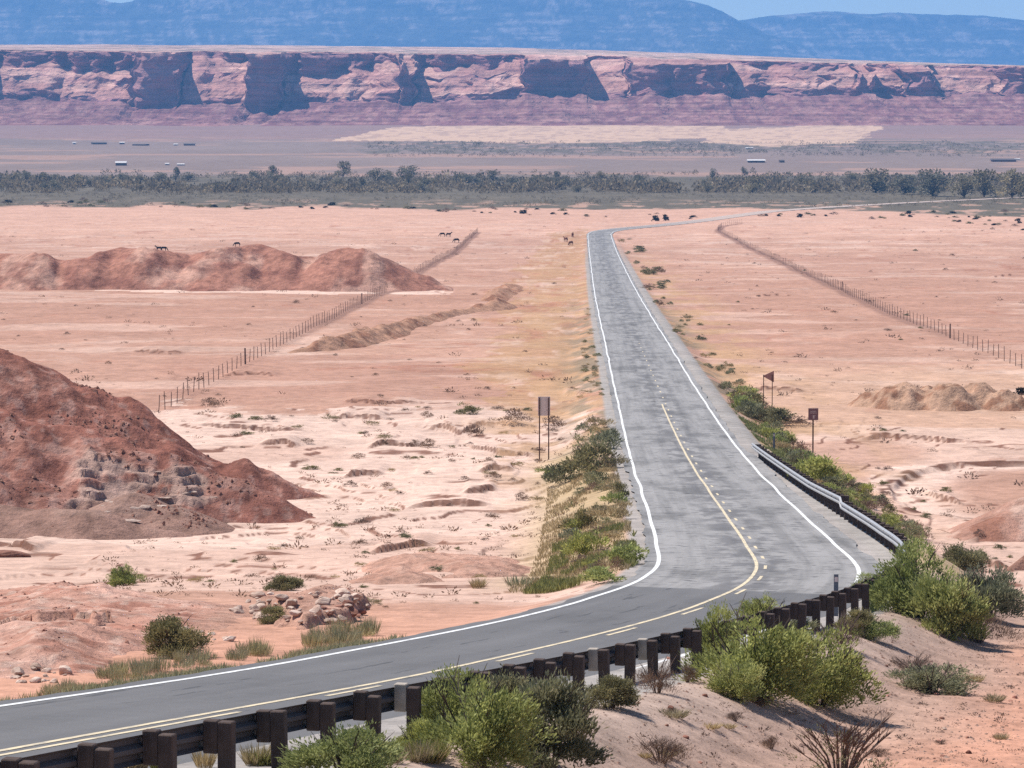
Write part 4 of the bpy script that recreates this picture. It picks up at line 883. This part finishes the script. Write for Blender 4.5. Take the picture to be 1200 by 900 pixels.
def scatter_poly(poly, n, kinds, wr, hr, label, group, seed, name="shrub", cat="bush", avoid=4.0):
    r = random.Random(seed); xs = [p[0] for p in poly]; ys = [p[1] for p in poly]; c = 0; tries = 0
    while c < n and tries < n*60:
        tries += 1
        px, py = r.uniform(min(xs), max(xs)), r.uniform(min(ys), max(ys))
        if not inpoly(np.array([px]), np.array([py]), poly)[0]: continue
        x, y = P(px, py)
        if abs(float(roadu(np.array([x]), np.array([y]))[0])) < avoid: continue
        kd = r.choice(kinds); w = r.uniform(*wr); plant(kd, px, py, w, w*r.uniform(*hr), label, group, name, cat, world=(x, y)); c += 1
scatter_poly([(690, 482), (715, 490), (722, 545), (745, 620), (750, 655), (728, 684), (690, 690), (660, 640), (690, 590), (640, 565), (680, 520)], 52, ['mstraw', 'msage', 'molive', 'mgreen', 'mstraw', 'mdry'], (14, 30), (.45, .75), "low mixed shrub on the embankment left of the straight road", "shrubs on the left embankment", 1)
scatter_poly([(846, 452), (880, 462), (915, 505), (950, 545), (1010, 575), (1060, 610), (1085, 645), (1060, 632), (1010, 600), (960, 575), (915, 540), (895, 505), (862, 480)], 78, ['mgreen', 'molive', 'msage', 'msage', 'mgreen', 'mstraw', 'mdry'], (14, 36), (.5, .8), "green and olive shrub on the bank behind the far guardrail", "shrubs behind the far guardrail", 2, avoid=4.9)
scatter_poly([(690, 330), (700, 330), (728, 470), (700, 478), (672, 470), (684, 400)], 36, ['msage', 'molive', 'mstraw', 'mstraw'], (5, 11), (.35, .6), "small grey green tuft along the left edge of the straight road", "tufts along the left road edge", 3, "grass_tuft", "tuft")
scatter_poly([(722, 275), (740, 280), (800, 350), (860, 440), (885, 470), (850, 470), (800, 400), (750, 330)], 48, ['msage', 'molive', 'mstraw', 'mdry'], (5, 15), (.4, .7), "small olive tuft along the right edge of the straight road", "tufts along the right road edge", 4, "grass_tuft", "tuft")
scatter_poly([(190, 480), (640, 478), (700, 500), (640, 600), (690, 700), (560, 715), (440, 720), (330, 680), (170, 680), (380, 610), (390, 570), (230, 500)], 108, ['mdry', 'mdry', 'mstraw', 'molive'], (6, 20), (.3, .55), "low brown tuft on the pale wash between the red hill and the road", "tufts on the pale wash", 5, "grass_tuft", "tuft")
scatter_poly([(0, 345), (560, 345), (690, 300), (690, 470), (200, 470), (150, 440), (0, 400)], 38, ['mdry'], (4, 9), (.3, .5), "tiny brown tuft on the tan flat left of the road", "tufts on the left flat", 6, "grass_tuft", "tuft")
scatter_poly([(870, 290), (1200, 280), (1200, 520), (960, 520), (820, 370)], 28, ['mdry', 'mdry', 'molive'], (4, 10), (.3, .5), "tiny brown tuft on the tan flat right of the road", "tufts on the right flat", 7, "grass_tuft", "tuft")
scatter_poly([(1020, 540), (1130, 570), (1200, 600), (1200, 690), (1120, 640), (1040, 590)], 24, ['mdry', 'molive'], (6, 16), (.35, .6), "brown tuft in the eroded wash at the right", "tufts in the right wash", 8, "grass_tuft", "tuft")
scatter_poly([(0, 234), (600, 244), (760, 250), (1000, 250), (1200, 248), (1200, 272), (1000, 256), (760, 257), (500, 249), (0, 242)], 110, ['mdry', 'molive', 'mdark'], (4, 10), (.3, .55), "small dark shrub on the pale sand at the edge of the river scrub", "shrubs at the edge of the river scrub", 9)
scatter_poly([(720, 810), (1000, 830), (1190, 770), (1190, 895), (720, 895)], 16, ['dry', 'straw'], (14, 34), (.35, .6), "sparse dry tuft on the bare bank at the bottom right", "tufts on the near bank", 10, "grass_tuft", "tuft")
# weeds along the near road edge
r_ = random.Random(12)
for i in range(64):
    px = r_.uniform(2, 440); Yw = 0; ye = np.interp(px, [0, 160, 270, 400, 500], [837, 798, 778, 757, 740]) - r_.uniform(1, 12)
    x, y = P(px, ye); u = float(roadu(np.array([x]), np.array([y]))[0])
    if u > -3.6: x -= (u + 3.75 + r_.uniform(0, .5))*-1.0 if False else 0; x = float(XC(y)) - (3.75 + r_.uniform(0, .6))*1.03
    h = r_.uniform(8, 27) * (1.25 if px > 290 or r_.random() < .2 else 1)
    plant('weed', px, ye, r_.uniform(12, 26), h, "upright olive weed clump along the white edge line at the lower left", "weeds along the near road edge", "weed_clump", "weeds", world=(x, y))
for i in range(16):
    px = r_.uniform(150, 520); x, y = P(px, np.interp(px, [150, 300, 520], [905, 897, 893])); 
    plant('straw' if i % 3 else 'ggrass', px, 900, r_.uniform(24, 40), r_.uniform(20, 34), "dry grass clump at the foot of the near guardrail posts", "grass at the near guardrail", "grass_clump", "grass clump", world=(x, y))

# grass on the verges that nobody could count
def stuff_grass(name, pts, h, w, mat, seed):
    r = np.random.default_rng(seed); n = len(pts); d = np.stack([r.normal(0, .3, n), r.normal(0, .3, n), np.ones(n)], -1)
    V, Fq = quads(pts, d, h*r.uniform(.4, 1.2, n), w*r.uniform(.6, 1.4, n), seed+1)
    link(name, mesh_np(name, V, Fq, mat, False, val=np.repeat(np.clip(r.normal(.5, .25, n), 0, 1), 4)), kind="stuff")
def verge(n, y0, y1, u0, u1, seed, thr=0.45):
    r = np.random.default_rng(seed); Y = r.uniform(y0, y1, n*3); u = u0 + (u1-u0)*r.uniform(0, 1, n*3)**1.3; X = XC(Y) + u*np.sqrt(1 + slope(Y)**2)
    k = fbm(X/1.3, Y/3.5, 3, seed+3) > thr; X, Y = X[k][:n], Y[k][:n]; return np.stack([X, Y, ground_z(X, Y) - 0.01], -1)
stuff_grass("grass", verge(9000, 44, 72, -3.65, -4.7, 601, 0.40), 0.20, 0.022, L_WEED, 602)
stuff_grass("grass", verge(14000, 101, 190, -3.9, -7.4, 603, 0.46), 0.20, 0.035, L_STRAW, 604)
stuff_grass("grass", verge(9000, 100, 128, -3.8, -6.8, 605, 0.46), 0.26, 0.04, L_GRASS, 606)
stuff_grass("grass", verge(10000, 130, 230, 4.8, 7.6, 607, 0.47), 0.24, 0.05, L_GRASS, 608)

def litter(n, poly, size, seed, mat, thr):
    r = np.random.default_rng(seed); ys = np.array([p[1] for p in poly]); xs = np.array([p[0] for p in poly]); Y = np.exp(r.uniform(np.log(ys.min()), np.log(ys.max()), n*6)); X = r.uniform(xs.min(), xs.max(), n*6)
    k = inpoly(X, Y, poly) & (fbm(X/11, Y/22, 3, seed) + 0.2*r.uniform(-1, 1, len(X)) > thr) & (np.abs(roadu(X, Y)) > 5.5); X, Y = X[k][:n], Y[k][:n]; m = len(X); sz = np.minimum(r.gamma(1.6, size, m), size*6)
    per = 26; i = np.repeat(np.arange(m), per); d = r.normal(size=(m*per, 3)); d[:, 2] = np.abs(d[:, 2])*0.7 + .2; d /= np.linalg.norm(d, axis=1)[:, None]; Z = ground_z(X, Y)
    p = np.stack([X[i], Y[i], Z[i]], -1) + d*(sz[i]*r.uniform(.1, .7, m*per))[:, None]*np.array([1.3, 1.3, .7]); V, Fq = quads(p, d, sz[i]*.34, sz[i]*.13, seed+1)
    link("dry_scrub", mesh_np("dry_scrub", V, Fq, mat, False, val=np.repeat(r.uniform(0, 1, m*per), 4)), kind="stuff")
litter(1500, [(-6, 41), (3, 41), (14, 52), (16, 88), (9, 84), (0, 60)], 0.030, 800, L_DRY, 0.47)
litter(900, wpoly([(150, 478), (690, 474), (690, 700), (100, 700)]), 0.085, 801, L_DRY, 0.50)
litter(700, wpoly([(-20, 270), (690, 262), (690, 470), (-20, 470)]), 0.15, 802, L_DRY, 0.54)
litter(700, wpoly([(780, 275), (1220, 262), (1220, 640), (900, 500)]), 0.14, 803, L_DRY, 0.54)
# ------------------------------------------------------------------ rocks
def rock_mesh(seed, mat, flat=0.6):
    bmr = bmesh.new(); bmesh.ops.create_icosphere(bmr, subdivisions=3, radius=0.5); r = random.Random(seed)
    pl = [(Vector((r.gauss(0, 1), r.gauss(0, 1), r.gauss(0, .8))).normalized(), r.uniform(.26, .42)) for _ in range(11)]
    for v in bmr.verts:
        for nrm, dd in pl:
            e = v.co.dot(nrm) - dd
            if e > 0: v.co -= nrm*e
        v.co *= 1 + 0.10*(vnoise(v.co.x*6+seed, v.co.y*6+v.co.z*5, seed) - .5)
        v.co.z *= flat
    me = bpy.data.meshes.new("rock"); bmr.to_mesh(me); bmr.free(); me.materials.append(mat); return me
RK = [rock_mesh(700+i, M_ROCK, 0.55 + 0.1*(i % 3)) for i in range(6)]; RR = [rock_mesh(720+i, M_REDROCK, 0.6) for i in range(3)]
hum_now = lambda x, y: gz(x, y) + max(0.0, float(hum_h(np.array([x]), np.array([y]))[0]))
def rock(px, py, wpx, label, group, meshes=RK, sq=1.0):
    tx, tz = ray(px, py); Ys = np.arange(40, 130, 0.1); hh = ground_z(tx*Ys, Ys, False) + np.maximum(0, hum_h(tx*Ys, Ys)); kk = np.nonzero(tz*Ys <= hh)[0]
    y = float(Ys[kk[0]]) if len(kk) else 60.0; x = tx*y; w = wpx*y/F; z = hum_now(x, y)
    o = thing("rock", label, "rock", (x, y, z + 0.12*w), random.uniform(0, 6.28), (w*random.uniform(.9, 1.35), w, w*sq*random.uniform(.7, 1.1)), group, random.choice(meshes))
    o.rotation_euler[0] = random.uniform(-.3, .3); o.rotation_euler[1] = random.uniform(-.25, .25)
r_ = random.Random(33)
for cx, cy, rx, ryp, n, lab, g in ((350, 714, 82, 20, 64, "pale sandstone rock in the heap right of the olive shrubs, above the road", "rocks in the big pale heap"),
                                  (222, 752, 50, 11, 30, "pale rock at the foot of the red hummock beside the olive bush", "rocks below the hummock"),
                                  (42, 793, 40, 9, 24, "pale rock at the lower left beside the road weeds", "rocks at the lower left"),
                                  (396, 722, 30, 14, 16, "reddish rock on the dark ledge at the right end of the pale heap", "rocks on the ledge")):
    for i in range(n):
        a = r_.uniform(0, 6.28); q = math.sqrt(r_.random()); rock(cx + rx*q*math.cos(a), cy + ryp*q*math.sin(a), r_.choice([5, 7, 9, 12, 16, 20]), lab, g, RR if 'ledge' in g else RK)
for i in range(40): rock(r_.uniform(700, 1195), r_.uniform(770, 898), r_.uniform(3, 9), "small reddish stone on the bare bank at the bottom right", "stones on the near bank", RR + RK[:2])
# loose gravel nobody could count
n = 15000; r2 = np.random.default_rng(77); Yg = r2.uniform(40, 92, n); ug = r2.uniform(4.4, 13, n); Xg = XC(Yg) + ug*1.03; zg = ground_z(Xg, Yg)
tet = np.array([(-.5, -.4, 0), (.5, -.35, 0), (.05, .55, 0), (0, 0, .34)]); sz = r2.gamma(1.7, 0.016, n)
ang = r2.uniform(0, 6.28, n); ca, sa = np.cos(ang), np.sin(ang)
tv = tet[None]*sz[:, None, None]; V = np.stack([tv[..., 0]*ca[:, None] - tv[..., 1]*sa[:, None] + Xg[:, None], tv[..., 0]*sa[:, None] + tv[..., 1]*ca[:, None] + Yg[:, None], tv[..., 2] + zg[:, None]], -1).reshape(-1, 3)
b4 = np.arange(n)[:, None]*4; fcs = np.concatenate([b4 + np.array([[0, 1, 3]]), b4 + np.array([[1, 2, 3]]), b4 + np.array([[2, 0, 3]])], 0)
link("gravel", mesh_np("gravel", V, fcs, M_GRAVEL), kind="stuff")
# outcrop of thin ledges on the front of the red hill
def rubble(name, X, Y, hf, size, seed, mat):
    r = np.random.default_rng(seed); h = hf(X, Y); k = h > 0.12; X, Y, h = X[k], Y[k], h[k]; n = len(X); Z = ground_z(X, Y, False) + h - 0.02
    tt = np.array([(-.5, -.4, 0), (.5, -.45, 0), (.45, .4, 0), (-.4, .5, 0), (-.2, -.2, .5), (.25, -.1, .42), (.1, .3, .5)]); ff = np.array([(0, 1, 5), (0, 5, 4), (1, 2, 5), (2, 6, 5), (2, 3, 6), (3, 4, 6), (3, 0, 4), (4, 5, 6)])
    sz = np.minimum(r.gamma(2.2, size, n), size*7); a = r.uniform(0, 6.28, n); v = tt[None] * sz[:, None, None] * r.uniform(.7, 1.3, (n, 7, 3)); c, s_ = np.cos(a)[:, None], np.sin(a)[:, None]
    V = np.stack([v[..., 0]*c - v[..., 1]*s_ + X[:, None], v[..., 0]*s_ + v[..., 1]*c + Y[:, None], v[..., 2] + Z[:, None]], -1).reshape(-1, 3)
    link(name, mesh_np(name, V, ((np.arange(n)*7)[:, None, None] + ff[None]).reshape(-1, 3), mat), kind="stuff")
M_RUBBLE = rockmat("rubble_stone", (0.27, 0.12, 0.088), (0.48, 0.28, 0.215))
rr2 = np.random.default_rng(1234); Xq, Yq = rr2.uniform(-32, -8.5, 26000), rr2.uniform(146, 176, 26000); kq = fbm(Xq/3.5, Yq/3.5, 3, 171) + 0.16*rr2.uniform(-1, 1, 26000) > 0.70
rubble("rubble", Xq[kq], Yq[kq], lambda X, Y: mound_h(X, Y), 0.040, 172, M_RUBBLE)
Xq, Yq = rr2.uniform(-19, -3, 4000), rr2.uniform(56, 100, 4000)
rubble("rubble", Xq, Yq, lambda X, Y: hum_h(X, Y), 0.018, 173, M_RUBBLE)
r_ = random.Random(55); OV, OF, nv = [], [], 0
RKV = [(np.array([v.co[:] for v in m_.vertices]), np.array([p.vertices[:] for p in m_.polygons])) for m_ in RK]
for i in range(46):
    px = r_.uniform(88, 256); py = r_.choice([548, 556, 563, 571, 578, 586, 594, 601, 609]) + r_.gauss(0, 1.6) + 3*math.sin(px/19)
    if (px > 205 and py > 588) or (px < 110 and py < 572) or (px > 150 and px < 205 and py < 560 and r_.random() < .7): continue
    tx, tz = ray(px, py); Ys = np.arange(146, 176, 0.15); hh = ground_z(tx*Ys, Ys, False) + mound_h(tx*Ys, Ys); kk = np.nonzero(tz*Ys <= hh)[0]
    if not len(kk): continue
    yy = Ys[kk[0]]; w = min(0.8, r_.lognormvariate(-1.1, 0.5)); Vr, Fr = r_.choice(RKV); Rm = np.array(Matrix.Rotation(r_.uniform(-.1, .45), 3, 'X') @ Matrix.Rotation(r_.uniform(-.15, .15), 3, 'Y') @ Matrix.Rotation(r_.uniform(0, 6.28), 3, 'Z'))
    Vq = (Vr * np.array([1, 1, 1.0])) @ Rm.T * np.array([w*1.35, w*0.8, w*r_.uniform(.18, .6)]) + np.array([tx*yy, yy + 0.05, tz*yy]); OV.append(Vq); OF.append(Fr + nv); nv += len(Vq)
link("rock_outcrop", mesh_np("rock_outcrop", np.concatenate(OV), np.concatenate(OF), M_LEDGE), kind="structure")
x, y = P(20, 648); o = thing("rock", "dark red boulder slab at the left edge below the red hill", "rock", (x - 0.6, y, gz(x, y)), 0.1, (2.3, 1.5, 0.95), None, RR[0])

# ------------------------------------------------------------------ river thicket and trees
r2 = np.random.default_rng(88)
def thicket(name, nb, yr, hr, seed, xr=(-1.0, 1.0), mat=L_THICKET, per=34):
    r = np.random.default_rng(seed); Y = r.uniform(*yr, nb*2); X = r.uniform(*xr, nb*2)*Y*0.21; k = fbm(X/30, Y/60, 3, seed) > 0.42; X, Y = X[k][:nb], Y[k][:nb]; nbb = len(X)
    hh = r.uniform(*hr, nbb)*(0.35 + 1.25*fbm(X/28, Y/60, 3, seed+1)); Z = ground_z(X, Y)
    i = np.repeat(np.arange(nbb), per); n = len(i); d = r.normal(size=(n, 3)); d /= np.linalg.norm(d, axis=1)[:, None]; d[:, 2] = np.abs(d[:, 2])
    q = r.uniform(.2, 1, n)**.5; p = np.stack([X[i] + d[:, 0]*q*hh[i]*.75, Y[i] + d[:, 1]*q*hh[i]*.75, Z[i] + d[:, 2]*q*hh[i]], -1)
    V, Fq = quads(p, d + np.array([0, 0, .5]) + r.normal(size=(n, 3))*.4, hh[i]*.34, hh[i]*.24, seed+2)
    bv = r.uniform(0, 1, nbb); link(name, mesh_np(name, V, Fq, mat, False, val=np.repeat(np.clip(.55*bv[i] + .45*r.uniform(0, 1, n), 0, 1), 4)), kind="stuff")
thicket("river_thicket", 2300, (1490, 1780), (1.0, 4.1), 901, per=42)
thicket("river_scrub", 2400, (1240, 1520), (0.4, 1.2), 902, per=18)
thicket("river_scrub", 1100, (1760, 1980), (0.8, 2.4), 903, per=22)
thicket("valley_scrub", 1700, (2450, 2950), (0.8, 2.4), 904, xr=(-0.2, 1.0), per=16)
def tree_meshes(seed, mat):
    r = np.random.default_rng(seed); n = 1100; lob = 15; L = np.stack([r.uniform(-.40, .40, lob), r.uniform(-.40, .40, lob), r.uniform(.14, .86, lob)], -1); L[:, :2] *= (1.15 - 0.75*L[:, 2:3]); R = r.uniform(.09, .20, lob)
    li = r.integers(0, lob, n); d = r.normal(size=(n, 3)); d /= np.linalg.norm(d, axis=1)[:, None]; p = L[li] + d*(R[li]*r.uniform(.2, 1, n)**.5)[:, None]
    V, Fq = quads(p, d + r.normal(size=(n, 3))*.5 + np.array([0, 0, .5]), 0.075, 0.045, seed+1); lv = r.uniform(0, 1, lob)
    cr = mesh_np("crown", V, Fq, mat, False, val=np.repeat(np.clip(.5*lv[li] + .5*r.uniform(0, 1, n), 0, 1), 4))
    b = MB(); rr = random.Random(seed); b.tube([(0, 0, -.05), (.01, .01, .2), (.0, .02, .34)], .026, .014, 6)
    for k in range(lob): b.tube([(0, .015, .06), tuple(L[k]*.6 + np.array([0, 0, .06])), tuple(L[k])], .014, .004, 4)
    return cr, b.mesh("trunk", M_BARK)
TR = [tree_meshes(950+i, L_COTTON) for i in range(5)]
def tree(px, py, wpx, hpx, label, group=None):
    x, y = P(px, py); k = y/F; cr, tr = TR[random.randrange(5)]
    r = thing("cottonwood_tree", label, "tree", (x, y, gz(x, y)), random.uniform(0, 6.28), (wpx*k*1.15, wpx*k*1.15, hpx*k*1.12), group)
    link("crown", cr, r); link("trunk", tr, r)
for a in [(402, 208, 18, 19, "tall dark tree in the river belt straight above the left end of the berm"), (206, 212, 12, 16, "narrow dark tree standing alone in the left part of the river belt"), (318, 206, 14, 12, "small bare tree at the back of the river belt, left of the tall dark tree"),
          (478, 212, 30, 17, "broad tree in the river belt right of the tall dark tree"), (440, 214, 22, 15, "tree between the tall dark tree and the broad tree in the river belt"), (872, 206, 9, 10, "small bare tree behind the river belt under the long white roofed house"),
          (884, 224, 26, 18, "grey green tree in front of the small bare tree, right part of the river belt"), (943, 222, 24, 18, "dark round tree in the river belt right of the two dark sheds"),
          (1026, 226, 40, 27, "broad cottonwood, the leftmost big one of the right hand grove"), (1060, 228, 34, 22, "lower cottonwood between the leftmost big one and the dark leaning one"), (1093, 230, 44, 30, "dark leaning cottonwood in the middle of the right hand grove"),
          (1130, 232, 36, 25, "grey cottonwood right of the dark leaning one"), (1153, 231, 40, 32, "tallest cottonwood of the right hand grove"), (1186, 232, 40, 32, "cottonwood at the right edge of the picture in the grove"), (1212, 232, 40, 28, "cottonwood cut by the right edge of the picture")]: tree(*a)
r_ = random.Random(71)
for i in range(60): tree(r_.uniform(-5, 1010), r_.uniform(212, 226), r_.uniform(10, 22), r_.uniform(8, 15), "low grey green tree in the dense river belt", "trees in the river belt")

# ------------------------------------------------------------------ houses far across the river
M_WALL = simple("house_wall", (0.16, 0.12, 0.11), 0.9, 0, .2, 1.0); M_WALLP = simple("house_wall_pale", (0.62, 0.56, 0.52), 0.9, 0, .1, 1.0); M_ROOFW = simple("white_roof", (0.60, 0.56, 0.54), 0.6, 0, .06, 1.0); M_ROOFD = simple("dark_roof", (0.10, 0.08, 0.08), 0.8, 0, .2, 1.0); M_PANE = simple("window_glass", (0.04, 0.045, 0.055), 0.15, 0, .1, 1.0, .5)
def house(px, py, wpx, hpx, wall, roof, label, name="house", cat="house"):
    x, y = P(px, py); k = y/F; w, h = wpx*k*.82, hpx*k*.64; r = thing(name, label, cat, (x, y, gz(x, y)), random.uniform(-.35, .35)); d = min(w*.7, 9); wh = h*.62
    MB().box((0, 0, wh/2 - .3), (w, d, wh + .6)).build("wall", wall, r)
    V = [(-w*.54, -d*.58, wh), (w*.54, -d*.58, wh), (w*.54, d*.58, wh), (-w*.54, d*.58, wh), (-w*.54, 0, h), (w*.54, 0, h)]
    me = bpy.data.meshes.new("roof"); me.from_pydata(V, [], [(0, 1, 5, 4), (2, 3, 4, 5), (0, 4, 3), (1, 2, 5), (0, 3, 2, 1)]); me.materials.append(roof); link("roof", me, r)
    for sx in (-.28, .22): MB().box((sx*w, -d/2 - .02, wh*.55), (w*.14, .06, wh*.35)).build("window", M_PANE, r)
    MB().box((0, -d/2 - .02, wh*.36), (w*.09, .06, wh*.72)).build("door", M_ROOFD, r)
for a in [(142, 194, 15, 8, M_WALL, M_ROOFW, "small dark house with a white roof at the edge of the left river belt"), (886, 190.5, 24, 6, M_WALL, M_ROOFW, "long dark house with a white roof beyond the river belt at the right"),
          (116, 169, 20, 4, M_WALL, M_ROOFD, "long low dark house far out on the left flat"), (143, 169, 7, 4.5, M_WALL, M_ROOFW, "tiny house with pale roof right of the long low dark house"), (165, 170.5, 20, 3, M_WALL, M_ROOFD, "low dark shed in line right of the tiny pale roofed house"),
          (222, 170.5, 16, 4, M_WALL, M_ROOFD, "dark low house at the right end of the far left hamlet"), (206, 170.5, 6, 3.5, M_WALLP, M_ROOFW, "pale shed left of the last dark house of the far left hamlet"), (1176, 189.5, 34, 5.5, M_WALL, M_ROOFD, "wide dark building on the pale track at the far right"),
          (87, 169, 5, 4, M_WALLP, M_ROOFW, "isolated white shed at the left end of the far hamlet"), (196, 193.5, 6, 4, M_WALLP, M_ROOFW, "white shed behind the narrow dark tree, left"), (212, 194, 10, 4, M_WALLP, M_ROOFW, "long white shed behind the narrow dark tree, right"), (916, 190.5, 7, 5, M_WALL, M_ROOFD, "square dark shed right of the long white roofed house"), (1192, 187.5, 7, 3, M_WALLP, M_ROOFW, "small pale shed behind the wide dark building"), (878, 174.5, 10, 3, M_WALLP, M_ROOFW, "white roofed shed far behind the long house")]: house(*a)

# ------------------------------------------------------------------ grazing animals
M_HIDE = simple("dark_hide", (0.022, 0.013, 0.011), 0.8, 0, .3, 3.0); M_HIDE2 = simple("bay_hide", (0.15, 0.06, 0.04), 0.8, 0, .3, 3.0)
def animal_mesh(graze, mat, seed):
    J = [((-.72, 0, 1.18), .20), ((-.25, 0, 1.12), .31), ((.35, 0, 1.14), .30), ((.72, 0, 1.25), .22), ((1.0, 0, .85 if graze else 1.55), .14), ((1.22, 0, .42 if graze else 1.66), .12), ((1.40, 0, .16 if graze else 1.52), .075),
         ((-.86, 0, 1.05), .04), ((-.93, 0, .55), .03)]
    E = [(0, 1), (1, 2), (2, 3), (3, 4), (4, 5), (5, 6), (0, 7), (7, 8)]
    for sx, at, hock in ((-.68, 0, .1), (.55, 2, -.02)):
        for sy in (-.17, .17):
            b = len(J); J += [((sx, sy, .95), .15), ((sx - hock, sy, .55), .075), ((sx + .02, sy, .28), .055), ((sx + .02, sy, .03), .06)]; E += [(at, b), (b, b+1), (b+1, b+2), (b+2, b+3)]
    for sy in (-.10, .10): b = len(J); p = J[5][0]; J.append(((p[0]-.1, sy*1.6, p[2]+.16), .03)); E.append((5, b))
    me = bpy.data.meshes.new("animal"); me.from_pydata([j[0] for j in J], E, []); o = bpy.data.objects.new("tmp", me); COL.objects.link(o)
    md = o.modifiers.new("s", 'SKIN'); 
    if not me.skin_vertices: me.attributes
    for i, j in enumerate(J): me.skin_vertices[0].data[i].radius = (j[1], j[1]); me.skin_vertices[0].data[i].use_root = (i == 1)
    o.modifiers.new("u", 'SUBSURF').levels = 1
    dg = bpy.context.evaluated_depsgraph_get(); res = bpy.data.meshes.new_from_object(o.evaluated_get(dg)); bpy.data.objects.remove(o); res.materials.clear(); res.materials.append(mat); res.name = "animal"; return res
def make_animals():
    A = animal_mesh(True, M_HIDE, 1); B = animal_mesh(False, M_HIDE, 2); C = animal_mesh(False, M_HIDE2, 3); D = animal_mesh(True, M_HIDE2, 4)
    for me, px, py, rot, lab in ((A, 518.5, 277.5, 3.0, "left one of the two dark cows side by side on the left flat"), (B, 525.5, 277.3, .2, "right one of the two dark cows side by side on the left flat"), (A, 535, 284.6, 3.4, "dark grazing cow alone beside the left fence, nearer than the pair"),
                                 (B, 186.5, 293.8, 3.0, "dark cow behind the left part of the long red ridge"), (A, 191.8, 294, .3, "dark cow grazing right behind the one at the left part of the red ridge"), (A, 278, 289.2, 3.1, "dark cow behind the highest hump of the red ridge"), (C, 663, 283, 2.2, "reddish brown horse on the ochre verge left of the far road"), (D, 669, 287.5, 4.0, "reddish brown horse nearer the camera, grazing on the ochre verge"), (C, 671, 279, 4.8, "reddish brown horse farthest of the group on the ochre verge")):
        tx, tz = ray(px, py)
        x, y = P(px, py)
        thing("cow" if "cow" in lab else "horse", lab, "cow" if "cow" in lab else "horse", (x, y, gz(x, y)), rot, (.78, .85, .78), None, me)
try: make_animals()
except Exception as e: print("animals:", e)
